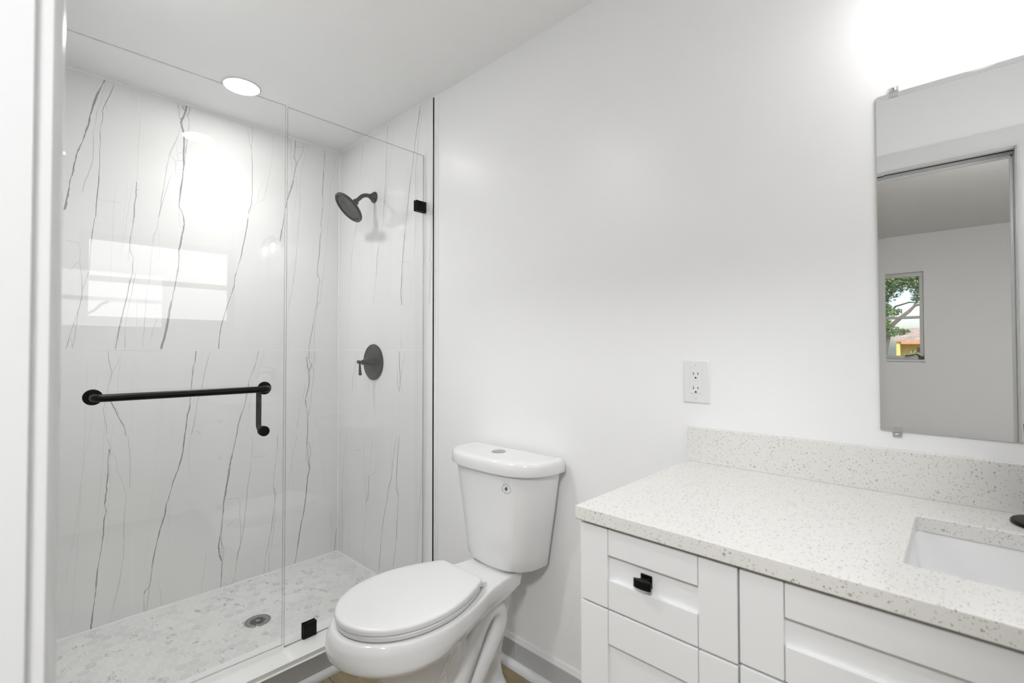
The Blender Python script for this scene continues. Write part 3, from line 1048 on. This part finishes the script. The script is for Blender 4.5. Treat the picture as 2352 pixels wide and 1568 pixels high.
bm = B()
rings = []
for z, yb, yf, hw, k in ((.431, -.098, -.744, .180, 0), (.428, -.095, -.750, .185, 0), (.41, -.095, -.760, .190, 0), (.385, -.11, -.764, .193, 0),
                         (.362, -.17, -.762, .192, 0), (.348, -.215, -.746, .185, .15), (.331, -.25, -.714, .167, .3), (.316, -.275, -.672, .140, .5),
                         (.302, -.30, -.636, .117, .7), (.286, -.33, -.612, .105, .9), (.25, -.37, -.602, .098, 1), (.22, -.40, -.598, .096, 1), (.19, -.42, -.592, .088, 1)):
    z += .008
    rings.append(outline(yb, yf, hw, z, fn=mixf(k)))
loft(bm, rings)
# front column of the foot
def col_half(u):
    return (max(0, 1 - abs(2 * u - 1) ** 4.0)) ** (1 / 3.2)
loft(bm, [outline(-.405, -.592, .089, z, n=24, fn=col_half) if z > .05 else outline(-.40, -.600, .095, z, n=24, fn=col_half) for z in (.30, .20, .10, .04, 0)])
# rounded sump behind the column
t = bmesh.new(); bmesh.ops.create_uvsphere(t, u_segments=32, v_segments=20, radius=1)
for v in t.verts:
    v.co = Vector((TX + v.co.x * .078, -.395 + v.co.y * .105, .225 + v.co.z * .135))
merge(bm, t)
# web between the trapways
web = [(-.075, .41), (-.075, .36), (-.100, .28), (-.128, .185), (-.145, .11), (-.135, .06), (-.12, .03), (-.118, 0), (-.45, 0), (-.45, .32), (-.30, .40)]
prism(bm, web, lambda a, b_, d: (d, a, b_), TX - .042, TX + .042)
foot = [(-.118, 0), (-.118, .02), (-.14, .034), (-.30, .04), (-.45, .04), (-.45, 0)]
prism(bm, foot, lambda a, b_, d: (d, a, b_), TX - .085, TX + .085)
trap = [(-.44, .05), (-.405, .09), (-.352, .165), (-.305, .245), (-.265, .305), (-.222, .336), (-.188, .322), (-.178, .285), (-.196, .243), (-.232, .195), (-.275, .138), (-.315, .082), (-.345, .03), (-.36, .0)]
def smooth_path(P, n=5):
    out = []
    for i in range(len(P) - 1):
        p0 = P[max(0, i - 1)]; p1 = P[i]; p2 = P[i + 1]; p3 = P[min(len(P) - 1, i + 2)]
        for k in range(n):
            s = k / n
            out.append(tuple(.5 * ((2 * b_) + (c - a) * s + (2 * a - 5 * b_ + 4 * c - d) * s * s + (3 * b_ - a - 3 * c + d) * s ** 3) for a, b_, c, d in zip(p0, p1, p2, p3)))
    out.append(P[-1])
    return out
tp = smooth_path(trap)
for s in (-1, 1):
    tube(bm, [(TX + s * .058, a, b_) for a, b_ in tp], .0345, 20)
for v in bm.verts:
    v.co.z = max(v.co.z, 0.0)
bw = obj('bowl', bm, MAT['china'], to, wn=False)
rm = bw.modifiers.new('fuse', 'REMESH'); rm.mode = 'VOXEL'; rm.voxel_size = .0042; rm.use_smooth_shade = True
sm = bw.modifiers.new('soften', 'SMOOTH'); sm.factor = .5; sm.iterations = 7

# seat and lid
EGG = [(0, .46), (.008, .555), (.022, .61), (.045, .655), (.12, .755), (.25, .885), (.38, .97), (.48, 1.0), (.58, .99)]
def egg(u):
    # straight back edge with tight corners, widest about the middle, elliptic nose
    if u < .5:
        return cat(EGG, u)
    k = (u - .5) / .5
    return math.sqrt(max(0, 1 - k ** 2.15))
def slab(name, yb, yf, hw, prof, m, parent, fn=egg, n=44):
    bm = B()
    rs = []
    for ins, z in prof:
        rs.append(seat_ring(yb - ins, yf + ins, hw - ins, z, fn, n))
    loft(bm, rs)
    return obj(name, bm, m, parent, ang=40, wn=False)
def seat_ring(yb, yf, hw, z, fn, n):
    us = [.5 - .5 * cos(pi * i / n) for i in range(n + 1)]
    right = [(TX + hw * fn(u), yb + (yf - yb) * u, z) for u in us]
    left = [(TX - hw * fn(u), yb + (yf - yb) * u, z) for u in reversed(us[1:-1])]
    return right + left
st = slab('seat', -.298, -.736, .1755, [(.006, .4415), (.001, .444), (0, .448), (0, .455), (.002, .4570), (.006, .4580)], MAT['seat'], to)
sl = slab('seat_lid', -.291, -.738, .176, [(.003, .4595), (0, .461), (0, .470), (.0012, .4738), (.004, .4765), (.009, .4780), (.03, .4788), (.09, .4792)], MAT['seat'], to)
for s in (-1, 1):
    bm = B(); box(bm, TX + s * .075 - .020, TX + s * .075 + .020, -.292, -.268, .4390, .4560, .003); box(bm, TX + s * .075 - .010, TX + s * .075 + .010, -.270, -.258, .4390, .4455, .002)
    obj('seat_hinge', bm, MAT['seat'], to)

# cistern
def dring(hw, yb, y0, d, z, n=36, ex=2.7, rb=.012):
    pts = []
    for i in range(n + 1):
        a = pi * i / n
        cx_, sx_ = cos(a), sin(a)
        x = math.copysign(abs(cx_) ** (2 / ex), cx_) * hw
        y = y0 - (abs(sx_) ** (2 / ex)) * d
        pts.append((KX + x, y, z))
    for k in range(1, 5):
        a = k * pi / 2 / 4
        pts.append((KX - hw + rb * (1 - cos(a)) , yb - rb * (1 - sin(a)), z))
    for k in range(0, 4):
        a = k * pi / 2 / 4
        pts.append((KX + hw - rb * (1 - sin(a)), yb - rb * (1 - cos(a)), z))
    return pts
bm = B()
rs = []
for z, k in ((.4490, -.06), (.4515, -.02), (.459, 0), (.50, .12), (.58, .36), (.66, .60), (.74, .83), (.803, 1.0)):
    k2 = max(k, 0)
    ins = .012 if k == -.06 else (.004 if k == -.02 else 0)
    rs.append(dring(.168 + .057 * k2 - ins, -.022, -.045, .135 + .028 * k2 - ins, z))
loft(bm, rs)
obj('cistern', bm, MAT['china'], to, ang=40, wn=False)
bm = B()
rs = []
for z, ins in ((.800, .006), (.8005, .001), (.803, 0), (.828, 0), (.836, .0015), (.842, .004), (.8455, .008), (.8470, .013), (.8478, .035)):
    rs.append(dring(.243 - ins, -.016 - ins * .6, -.050, .172 - ins, z, ex=2.75))
loft(bm, rs)
td = obj('cistern_lid', bm, MAT['china'], to, ang=40, wn=False)
bm = B(); lathe(bm, [(.0270, .0470), (.0270, .0492), (.0255, .0502), (.0225, .0502), (.0222, .0496), (.0218, .0502), (.0, .0506)], (1.477, -.103, .800), (0, 0, 1), 40, caps=False)
fb = obj('flush_button', bm, MAT['chrome'], td)
bm = B(); box(bm, 1.4765, 1.4775, -.124, -.082, .8502, .8508); obj('split', bm, MAT['line'], fb, smooth=False)
bm = B(); loft(bm, [outline(-.05, -.165, .10, z, n=16, fn=ell_half, x0=KX) for z in (.434, .453)]); obj('gasket', bm, MAT['seat'], to)

# sticker on the cistern
def text_faces(s, size):
    cu = bpy.data.curves.new('t', 'FONT'); cu.body = s; cu.size = size; cu.align_x = 'CENTER'; cu.resolution_u = 3
    ob = bpy.data.objects.new('t', cu); COL.objects.link(ob)
    dg = bpy.context.evaluated_depsgraph_get()
    me = bpy.data.meshes.new_from_object(ob.evaluated_get(dg))
    vs = [v.co.copy() for v in me.vertices]; fs = [tuple(p.vertices) for p in me.polygons]
    bpy.data.objects.remove(ob); bpy.data.curves.remove(cu); bpy.data.meshes.remove(me)
    return vs, fs
def front_point(x, z):
    k2 = max(0, min(1, (z - .465) / (.803 - .465)))
    hw = .168 + .057 * k2; d = .135 + .028 * k2
    return Vector((x, -.045 - d * (max(0, 1 - abs((x - KX) / hw) ** 2.7)) ** (1 / 2.7), z))
SX_, SZ_ = STICK
def on_front(a, b_, lift):
    """sticker plane (a right, b up) laid on the curved china"""
    p = front_point(SX_ + a * .93, SZ_ + b_)
    q = front_point(SX_ + a * .93 + .004, SZ_ + b_)
    tx = (q - p).normalized()
    nrm = Vector((tx.y, -tx.x, 0))
    return p + nrm * lift
bm = B()
RS = .0205
lay = [[bm.verts.new(on_front(r * cos(2 * pi * k / 40), r * sin(2 * pi * k / 40), .0004)) for k in range(40)] for r in (.0001, .007, .014, RS)]
for a, b_ in zip(lay[:-1], lay[1:]):
    for k in range(40):
        bm.faces.new((a[k], a[(k + 1) % 40], b_[(k + 1) % 40], b_[k]))
stk = obj('sticker', bm, MAT['sticker'], to)
bm = B()
TILT = radians(-20)
ct, stl = cos(TILT), sin(TILT)
def put(vs, fs, fn):
    nv_ = [bm.verts.new(fn(v)) for v in vs]
    for f in fs:
        try:
            bm.faces.new([nv_[i] for i in f])
        except ValueError:
            pass
def rot2(a, b_):
    return a * ct - b_ * stl, a * stl + b_ * ct
rg = [[bm.verts.new(on_front(*rot2(r * cos(2 * pi * k / 48), r * sin(2 * pi * k / 48)), .0008)) for k in range(48)] for r in (.0172, .0180)]
for k in range(48):
    bm.faces.new((rg[0][k], rg[0][(k + 1) % 48], rg[1][(k + 1) % 48], rg[1][k]))
def arc_text(s, size, r, a0, a1, inside=False):
    n = len(s)
    for i, ch in enumerate(s):
        if ch == ' ':
            continue
        a = a0 + (a1 - a0) * (i + .5) / n
        vs, fs = text_faces(ch, size)
        if not inside:
            ca, sa = cos(a - pi / 2), sin(a - pi / 2)
        else:
            ca, sa = cos(a + pi / 2), sin(a + pi / 2)
        cx_, cy_ = r * cos(a), r * sin(a)
        put(vs, fs, lambda v: on_front(*rot2(cx_ + v.x * ca - v.y * sa, cy_ + v.x * sa + v.y * ca), .0008))
arc_text('WaterSense', .0052, .0120, radians(158), radians(22))
arc_text('Meets EPA Criteria', .0032, .0155, radians(200), radians(340), True)
arc_text('..', .005, .0130, radians(182), radians(-2))
leafL = [(-.0005, .0082), (-.0042, .0035), (-.0062, -.0005), (-.0058, -.0045), (-.0030, -.0070), (-.0006, -.0074), (-.0012, -.002), (-.0009, .004)]
leafR = [(.0002, .0084), (.0030, .0040), (.0048, -.0005), (.0044, -.0048), (.0022, -.0070), (.0002, -.0080), (-.0002, -.003), (.0, .003)]
for lf in (leafL, leafR):
    bm.faces.new([bm.verts.new(on_front(*rot2(a, b_), .0008)) for a, b_ in lf])
obj('emblem', bm, MAT['ink'], stk, smooth=False)
# ---------------------------------------------------------------- wall outlet
oc = (2.192, 1.139)
ol = thing('wall_outlet', 'white double wall outlet above the end of the counter', 'outlet', (oc[0], 0, oc[1]))
def frustum(bm, x0, x1, z0, z1, d, ins):
    r = lambda i, y: [(x0 + i, y, z0 + i), (x1 - i, y, z0 + i), (x1 - i, y, z1 - i), (x0 + i, y, z1 - i)]
    loft(bm, [r(0, 0), r(0, -.0015), r(ins * .45, -d * .8), r(ins, -d)])
bm = B(); frustum(bm, oc[0] - .0393, oc[0] + .0393, oc[1] - .0625, oc[1] + .0625, .0062, .006); obj('cover_plate', bm, MAT['plate'], ol)
bm = B(); box(bm, oc[0] - .0172, oc[0] + .0172, -.0064, -.004, oc[1] - .0342, oc[1] + .0342, .0012); obj('seam', bm, MAT['line'], ol)
bm = B(); box(bm, oc[0] - .0164, oc[0] + .0164, -.0080, -.0045, oc[1] - .0334, oc[1] + .0334, .0016); rc = obj('receptacle', bm, MAT['plate'], ol)
for zc in (.0205, -.0205):
    bm = B()
    for dx, h_ in ((-.0064, .0042), (.0064, .0034)):
        box(bm, oc[0] + dx - .0010, oc[0] + dx + .0010, -.0083, -.0079, oc[1] + zc + .003 - h_, oc[1] + zc + .003 + h_)
    pts = [(.0026 * cos(a), .0026 * sin(a)) for a in [pi * k / 10 for k in range(11)]] + [(-.0026, -.0026), (.0026, -.0026)]
    prism(bm, pts, lambda a, b_, d: (oc[0] + a, d, oc[1] + zc - .0085 + b_), -.0083, -.0079)
    obj('socket_slots', bm, MAT['slot'], rc, smooth=False)
for zc in (.0042, -.0042):
    bm = B(); box(bm, oc[0] - .0078, oc[0] + .0078, -.0090, -.0078, oc[1] + zc - .0034, oc[1] + zc + .0034, .0005); obj('test_button', bm, MAT['plate'], rc)
for zc in (.0485, -.0485):
    bm = B(); lathe(bm, [(.0032, 0), (.0030, .0010), (0, .0013)], (oc[0], -.0060, oc[1] + zc), (0, -1, 0), 16, caps=False)
    s_ = obj('screw', bm, MAT['plate'], ol)
    bm = B(); c_ = .7 if zc < 0 else pi / 2
    prism(bm, [(-.0028, -.0004), (.0028, -.0004), (.0028, .0004), (-.0028, .0004)], lambda a, b_, d: (oc[0] + a * cos(c_) - b_ * sin(c_), d, oc[1] + zc + a * sin(c_) + b_ * cos(c_)), -.0075, -.0070)
    obj('screw_slot', bm, MAT['line'], s_, smooth=False)

# ---------------------------------------------------------------- vanity
VX0, VX1, VY = 2.1735, 3.335, -.558
C1, C2 = 2.4845, 2.4875
vt = thing('vanity_cabinet', 'white shaker vanity cabinet under the speckled counter', 'cabinet', ((VX0 + VX1) / 2, VY / 2, 0))
bm = B()
yb_ = VY + .021
for q in ((VX0 + .001, VX0 + .019, yb_, -.004, .10, .882), (VX1 - .018, VX1, yb_, -.004, .10, .882), (C1 - .008, C1 + .010, yb_, -.004, .10, .70),
          (VX0 + .019, VX1 - .018, yb_, -.004, .10, .118), (VX0 + .019, VX1 - .018, -.012, -.004, .118, .882), (VX0 + .019, VX1 - .018, yb_, yb_ + .018, .70, .74),
          (VX0 + .019, VX1 - .018, yb_, yb_ + .018, .865, .882), (C1 - .02, C1 + .022, yb_, yb_ + .018, .118, .865), (VX0 + .019, C1, yb_, yb_ + .018, .41, .45)):
    box(bm, *q, .0008)
box(bm, VX0 + .02, VX1, VY + .08, -.004, 0, .10)
obj('carcass', bm, MAT['cab'], vt)

def shaker(name, x0, x1, z0, z1, sw, rt_, rb_, knob=None):
    bm = B()
    y0, y1 = VY, VY + .019
    bv = .0016
    box(bm, x0, x0 + sw, y0, y1, z0, z1, bv); box(bm, x1 - sw, x1, y0, y1, z0, z1, bv)
    box(bm, x0 + sw + .0009, x1 - sw - .0009, y0 + .0003, y1, z1 - rt_, z1, bv); box(bm, x0 + sw + .0009, x1 - sw - .0009, y0 + .0003, y1, z0, z0 + rb_, bv)
    o = obj(name, bm, MAT['cab'], vt)
    bm = B(); box(bm, x0 + sw - .003, x1 - sw + .003, y0 + .009, y1 - .002, z0 + rb_ - .003, z1 - rt_ + .003)
    obj('panel', bm, MAT['cab'], o)
    if knob:
        kx, kz = knob
        yk = y0 + .009
        bm = B()
        box(bm, kx - .0115, kx + .0115, yk - .003, yk, kz - .0115, kz + .0115, .0006)
        right = [(.0098, .002), (.0075, .0042), (.0062, .0075), (.0066, .0105), (.0095, .0135), (.0145, .0155), (.0172, .0163), (.0176, .0175), (.0176, .0188)]
        arc_ = [(.0176 * cos(t_ * pi / 14), .0188 + .0048 * sin(t_ * pi / 14)) for t_ in range(1, 14)]
        poly = right + arc_ + [(-a, b_) for a, b_ in reversed(right)]
        prism(bm, poly, lambda a, b_, d: (kx + a, yk - b_, d), kz - .0085, kz + .0065)
        obj('knob', bm, MAT['black'], o, ang=30)
    return o
C1, C2 = 2.4845, 2.4875
shaker('drawer', 2.175, C1, .7205, .877, .0645, .052, .0565, (2.3195, .7985))
shaker('drawer', 2.175, C1, .4300, .7165, .0645, .0655, .0655, (2.3295, .573))
shaker('drawer', 2.175, C1, .1200, .4260, .0645, .0655, .0655, (2.3295, .273))
shaker('false_front', C2, 3.333, .7255, .877, .0645, .054, .0545)
xm_ = (C2 + 3.333) / 2
shaker('door', C2, xm_ - .0015, .1200, .7215, .0645, .0655, .0655, (xm_ - .035, .66))
shaker('door', xm_ + .0015, 3.333, .1200, .7215, .0645, .0655, .0655, (xm_ + .035, .66))

# counter with its sink cut-out
CX0, CX1, CY0, CZ0, CZ1 = 2.169, 3.347, -.5686, .8830, .9110
HX0, HX1, HY0, HY1 = 2.6865, 3.10, -.449, -.1625
def rrect(x0, x1, y0, y1, r, n=5):
    out = []
    for (cx_, cy_, a0) in ((x1 - r, y1 - r, 0), (x0 + r, y1 - r, pi / 2), (x0 + r, y0 + r, pi), (x1 - r, y0 + r, 3 * pi / 2)):
        for k in range(n + 1):
            a = a0 + k * pi / 2 / n
            out.append((cx_ + r * cos(a), cy_ + r * sin(a)))
    return out
bm = B()
inn = rrect(HX0, HX1, HY0, HY1, .011)
e_ = .0022
def counter_outer(i):
    return [(CX1 - i, -.0005), (CX0 + i, -.0005), (CX0 + i, CY0 + i), (CX1 - i, CY0 + i)]
ti = [bm.verts.new((x, y, CZ1 - .0012)) for x, y in inn]
ti2 = [bm.verts.new((x, y, CZ1)) for x, y in rrect(HX0 - .0015, HX1 + .0015, HY0 - .0015, HY1 + .0015, .0125)]
bi = [bm.verts.new((x, y, CZ0)) for x, y in inn]
tops = [bm.verts.new((x, y, CZ1)) for x, y in counter_outer(e_)]
mids = [bm.verts.new((x, y, CZ1 - e_ * .3)) for x, y in counter_outer(e_ * .3)]
side = [bm.verts.new((x, y, CZ1 - e_)) for x, y in counter_outer(0)]
lowe = [bm.verts.new((x, y, CZ0 + e_)) for x, y in counter_outer(0)]
bots = [bm.verts.new((x, y, CZ0)) for x, y in counter_outer(e_)]
n_ = len(inn)
for k in range(n_):
    k2 = (k + 1) % n_
    c1, c2 = k // 6, k2 // 6
    for outer, loop in ((tops, ti2), (bots, bi)):
        if c1 == c2:
            bm.faces.new((loop[k], loop[k2], outer[c1]))
        else:
            bm.faces.new((loop[k], loop[k2], outer[c2], outer[c1]))
    bm.faces.new((ti2[k], ti2[k2], ti[k2], ti[k]))
    bm.faces.new((ti[k], ti[k2], bi[k2], bi[k]))
for a, b_ in ((tops, mids), (mids, side), (side, lowe), (lowe, bots)):
    for k in range(4):
        bm.faces.new((a[k], a[(k + 1) % 4], b_[(k + 1) % 4], b_[k]))
tag(obj('countertop', bm, MAT['quartz'], ang=25), 'speckled white quartz countertop on the vanity', 'countertop')
bm = B(); box(bm, 2.171, CX1, -.020, -.0005, CZ1, 1.0085, .0012)
tag(obj('backsplash', bm, MAT['quartz'], ang=25), 'low speckled quartz backsplash along the back of the counter', 'backsplash')

sk = thing('sink', 'white rectangular sink set under the counter cut-out', 'sink', ((HX0 + HX1) / 2, (HY0 + HY1) / 2, .74))
bm = B()
o_ = .004
prof_ = [(-.03, CZ0 - .014), (-.03, CZ0 - .0005), (o_ * -1, CZ0 - .0005), (-.002, CZ0 - .006), (.004, CZ0 - .06), (.014, CZ0 - .105), (.035, CZ0 - .122), (.08, CZ0 - .127), (.135, CZ0 - .130)]
loft(bm, [[(x, y, z) for x, y in rrect(HX0 + i, HX1 - i, HY0 + i, HY1 - i, max(.004, .022 - i * .05) if i < .1 else .006)] for i, z in prof_], cap0=False)
obj('basin', bm, MAT['basin'], sk, ang=50, normals=True)
bm = B(); lathe(bm, [(.022, 0), (.022, .002), (.018, .003), (0, .002)], ((HX0 + HX1) / 2, (HY0 + HY1) / 2, CZ0 - .1305), (0, 0, 1), 24, caps=False); obj('drain_plug', bm, MAT['black'], sk)

# faucet
FX, FYY = 2.867, -.0845
fc = thing('faucet', 'black faucet with an arched spout behind the sink', 'faucet', (FX, FYY, CZ1))
bm = B()
lathe(bm, [(.0505, .0002), (.0512, .001), (.0512, .005), (.0495, .0072), (.047, .008), (0, .0085)], (FX, FYY, CZ1), (0, 0, 1), 56, caps=False); obj('deck_plate', bm, MAT['black'], fc)
bm = B(); lathe(bm, [(.027, .008), (.026, .02), (.021, .04), (.0195, .12), (.022, .165), (.019, .172), (0, .175)], (FX, FYY, CZ1), (0, 0, 1), 32, caps=False); obj('body', bm, MAT['black'], fc)
bm = B(); tube(bm, [(FX, FYY - .01, CZ1 + .125)] + [(FX, FYY - .062 + .055 * cos(a), CZ1 + .118 + .028 * sin(a) * 1.3) for a in [pi * k / 10 for k in range(1, 10)]] + [(FX, FYY - .122, CZ1 + .105)], .0115, 16); obj('spout', bm, MAT['black'], fc, ang=50)
bm = B(); tube(bm, [(FX, FYY + .005, CZ1 + .172), (FX, FYY - .02, CZ1 + .185), (FX, FYY - .075, CZ1 + .192)], [.009, .0065, .005], 12); obj('lever', bm, MAT['black'], fc)

# ---------------------------------------------------------------- mirror and its clips
MX0, MX1, MZ0, MZ1 = 2.6165, 3.170, 1.0485, 1.8155
bm = B()
def mrect(i, y, r):
    return [(x, y, z) for x, z in rrect(MX0 + i, MX1 - i, MZ0 + i, MZ1 - i, r, 4)]
loft(bm, [mrect(0, -.0012, .004), mrect(0, -.0040, .004), mrect(.0125, -.00433, .0005)], mi=1)
for f in bm.faces:
    c = f.calc_center_median()
    if c.y < -.00405:
        f.material_index = 0
bm.normal_update()
tag(obj('mirror', bm, [MAT['mirror'], MAT['mirror_edge']], smooth=False), 'frameless wall mirror with slanted glass edges above the counter', 'mirror')
def clip(name_label, x, z, sgn):
    c = thing('mirror_clip', name_label, 'mirror clip', (x, 0, z), 'clear clips holding the mirror')
    bm = B()
    zz = lambda a, b_: (min(z + sgn * a, z + sgn * b_), max(z + sgn * a, z + sgn * b_))
    a, b_ = zz(.0005, .0135); box(bm, x - .0085, x + .0085, -.0045, -.0003, a, b_, .0008)
    a, b_ = zz(-.0105, .0015); box(bm, x - .0085, x + .0085, -.0078, -.0056, a, b_, .0008)
    a, b_ = zz(.0006, .004); box(bm, x - .0085, x + .0085, -.0070, -.0040, a, b_, .0006)
    obj('bracket', bm, MAT['clip'], c)
    bm = B(); lathe(bm, [(.0042, 0), (.0040, .0012), (.002, .0024), (0, .0026)], (x, -.0045, z + sgn * .0078), (0, -1, 0), 20, caps=False)
    s_ = obj('screw', bm, MAT['steel'], c)
    bm = B(); box(bm, x - .0022, x + .0022, -.0074, -.0068, z + sgn * .0078 - .0004, z + sgn * .0078 + .0004); box(bm, x - .0004, x + .0004, -.0074, -.0068, z + sgn * .0078 - .0022, z + sgn * .0078 + .0022)
    obj('cross_slot', bm, MAT['slot'], s_, smooth=False)
clip('clear plastic clip at the top corner of the mirror', 2.649, MZ1, 1)
clip('clear plastic clip at the bottom corner of the mirror', 2.647, MZ0, -1)

# ---------------------------------------------------------------- vanity lamp
LZ = 1.892
vl = thing('vanity_light', 'two-bulb wall lamp with clear glass shades above the mirror', 'wall lamp', (2.892, 0, 2.07))
bm = B(); box(bm, 2.835, 2.949, -.022, -.0005, 2.03, 2.145, .006); obj('back_plate', bm, MAT['black'], vl)
bm = B()
tube(bm, [(2.892, -.02, 2.09), (2.892, -.12, 2.09)], .009, 14)
tube(bm, [(2.795, -.12, 2.09), (2.989, -.12, 2.09)], .009, 14)
obj('bar', bm, MAT['black'], vl)
for x in (2.795, 2.989):
    bm = B(); lathe(bm, [(.010, .0), (.012, -.015), (.024, -.022), (.026, -.05), (.038, -.054), (.038, -.060), (.0, -.060)], (x, -.12, 2.09), (0, 0, 1), 32); so_ = obj('socket', bm, MAT['black'], vl)
    bm = B(); lathe(bm, [(.036, 2.032 - LZ), (.052, 2.025 - LZ), (.052, 0), (.0495, 0), (.0495, 2.022 - LZ), (.036, 2.0295 - LZ)], (x, -.12, LZ), (0, 0, 1), 48, caps=False); obj('glass_shade', bm, MAT['shade'], vl)
    bm = B(); lathe(bm, [(.008, -.058), (.0115, -.066), (.0125, -.085), (.0115, -.105), (.006, -.117), (0, -.120)], (x, -.12, 2.09), (0, 0, 1), 28, caps=False); obj('bulb', bm, MAT['bulb'], so_)

# ---------------------------------------------------------------- outside the bedroom window, seen in the mirror
bm = B(); box(bm, -40, 45, -70, FY - .3, -.7, -.6); gd = struct('ground', bm, MAT['lawn'], smooth=False)
K = -30.0
hs = thing('house', 'yellow house with a brown shingle roof seen through the bedroom window', 'house', (4, K - 2.5, -.6))
gx = .26
bm = B()
box(bm, gx, 12, K - 5.6, K - 1.2, -.6, 1.72)
prism(bm, [(K - 5.6, 1.72), (K - 1.2, 1.72), (K - 3.2, 2.28)], lambda a, b_, d: (d, a, b_), gx, gx + .15)
box(bm, gx, gx + .15, K - 1.2, K - .1, -.6, 1.72)
obj('wall', bm, MAT['stucco'], hs, smooth=False)
bm = B()
prism(bm, [(K + .0, 1.70), (K + .0, 1.62), (K - 3.2, 2.26), (K - 6.4, 1.62), (K - 6.4, 1.70), (K - 3.2, 2.42)], lambda a, b_, d: (d, a, b_), gx - .12, 12.2)
obj('roof', bm, MAT['shingle'], hs, smooth=False)
bm = B(); box(bm, gx + .2, 12.2, K - .12, K + .03, 1.50, 1.62); obj('fascia', bm, MAT['fascia'], hs, smooth=False)
bm = B(); box(bm, gx + .75, gx + .98, K - 1.2, K - 1.16, -.2, 1.32); obj('door', bm, MAT['bark'], hs, smooth=False)

def leaves(bm, blobs, n, size, seed, flat=.75):
    r = random.Random(seed)
    tl_ = bm.loops.layers.float_color.new('tone')
    tot = sum(b_[3] ** 2 for b_ in blobs)
    for (x, y, z, R) in blobs:
        for _ in range(int(n * R * R / tot)):
            d = Vector((r.gauss(0, 1), r.gauss(0, 1), r.gauss(0, 1))).normalized() * R * (r.random() ** .45)
            d.z *= flat
            c = Vector((x, y, z)) + d
            u = Vector((r.gauss(0, 1), r.gauss(0, 1), r.gauss(0, .6))).normalized()
            w = u.cross(Vector((r.gauss(0, 1), r.gauss(0, 1), r.gauss(0, 1)))).normalized()
            s = size * (.6 + .8 * r.random())
            q = [c - u * s, c + w * s * .42 - u * s * .1, c + u * s, c - w * s * .42 - u * s * .1]
            f = bm.faces.new([bm.verts.new(p) for p in q])
            t_ = r.random()
            for l in f.loops:
                l[tl_] = (t_, t_, t_, 1)
TYY = -13.0
tr = thing('tree', 'spreading green tree in front of the yellow house outside', 'tree', (1.30, TYY, -.6))
bm = B()
tube(bm, [(1.28, TYY, -.6), (1.30, TYY, .4), (1.36, TYY, 1.15), (1.45, TYY + .1, 1.55), (1.42, TYY, 2.1), (1.30, TYY, 2.8), (1.25, TYY, 3.6)], [.13, .11, .095, .08, .065, .05, .03], 10)
tube(bm, [(1.38, TYY, 1.3), (1.52, TYY, 1.78), (1.72, TYY + .1, 1.98), (1.86, TYY, 2.12), (1.96, TYY, 2.24), (2.2, TYY, 2.30), (2.6, TYY, 2.5)], [.055, .047, .042, .036, .03, .02, .01], 8)
tube(bm, [(1.43, TYY, 2.0), (1.6, TYY - .2, 2.26), (1.85, TYY - .2, 2.34), (2.1, TYY, 2.30)], [.03, .022, .016, .008], 7)
tube(bm, [(1.42, TYY, 2.4), (1.65, TYY + .1, 2.72), (2.0, TYY, 2.80), (2.4, TYY, 3.1)], [.045, .04, .03, .015], 7)
tube(bm, [(1.93, TYY, 2.2), (2.02, TYY, 2.38), (2.15, TYY, 2.55)], [.03, .025, .012], 6)
obj('trunk', bm, MAT['bark'], tr, ang=60)
bm = B()
leaves(bm, [(1.25, TYY, 2.7, .55), (1.7, TYY + .2, 2.85, .40), (2.05, TYY, 2.62, .22), (1.95, TYY + .1, 2.95, .42), (1.30, TYY + .2, 2.1, .34), (1.12, TYY, 1.6, .36), (1.55, TYY + .1, 1.66, .17), (1.75, TYY, 1.64, .12), (1.62, TYY, 2.12, .12), (1.05, TYY, 3.2, .7), (2.3, TYY, 2.75, .4), (.9, TYY, 2.3, .6), (2.0, TYY, 2.42, .12), (2.4, TYY, 3.3, .6), (1.20, TYY + .3, 1.38, .26), (1.32, TYY + .3, 1.88, .26), (1.15, TYY + .35, 1.05, .26), (1.42, TYY + .2, 1.62, .12)], 30000, .03, 3)
obj('foliage', bm, MAT['leaf'], tr, smooth=False, normals=False)
def shrub(label, x, y, R, h, seed):
    t_ = thing('shrub', label, 'shrub', (x, y, -.6), 'shrubs outside the bedroom window')
    bm = B(); tube(bm, [(x, y, -.6), (x, y, h)], [.05, .02], 6); obj('stem', bm, MAT['bark'], t_)
    bm = B(); leaves(bm, [(x, y, h - R * .8, R), (x + R * .6, y, h - R * 1.3, R * .8), (x - R * .5, y + .2, h - R * 1.2, R * .85), (x, y, h - R * 2.2, R)], 1500, .07, seed, .9); obj('foliage', bm, MAT['leaf'], t_, smooth=False, normals=False)
shrub('leafy shrub at the foot of the tree outside', 1.10, -12.0, .42, 1.16, 7)
shrub('low shrub before the front wall of the yellow house', 1.02, -28.0, .55, 1.12, 8)
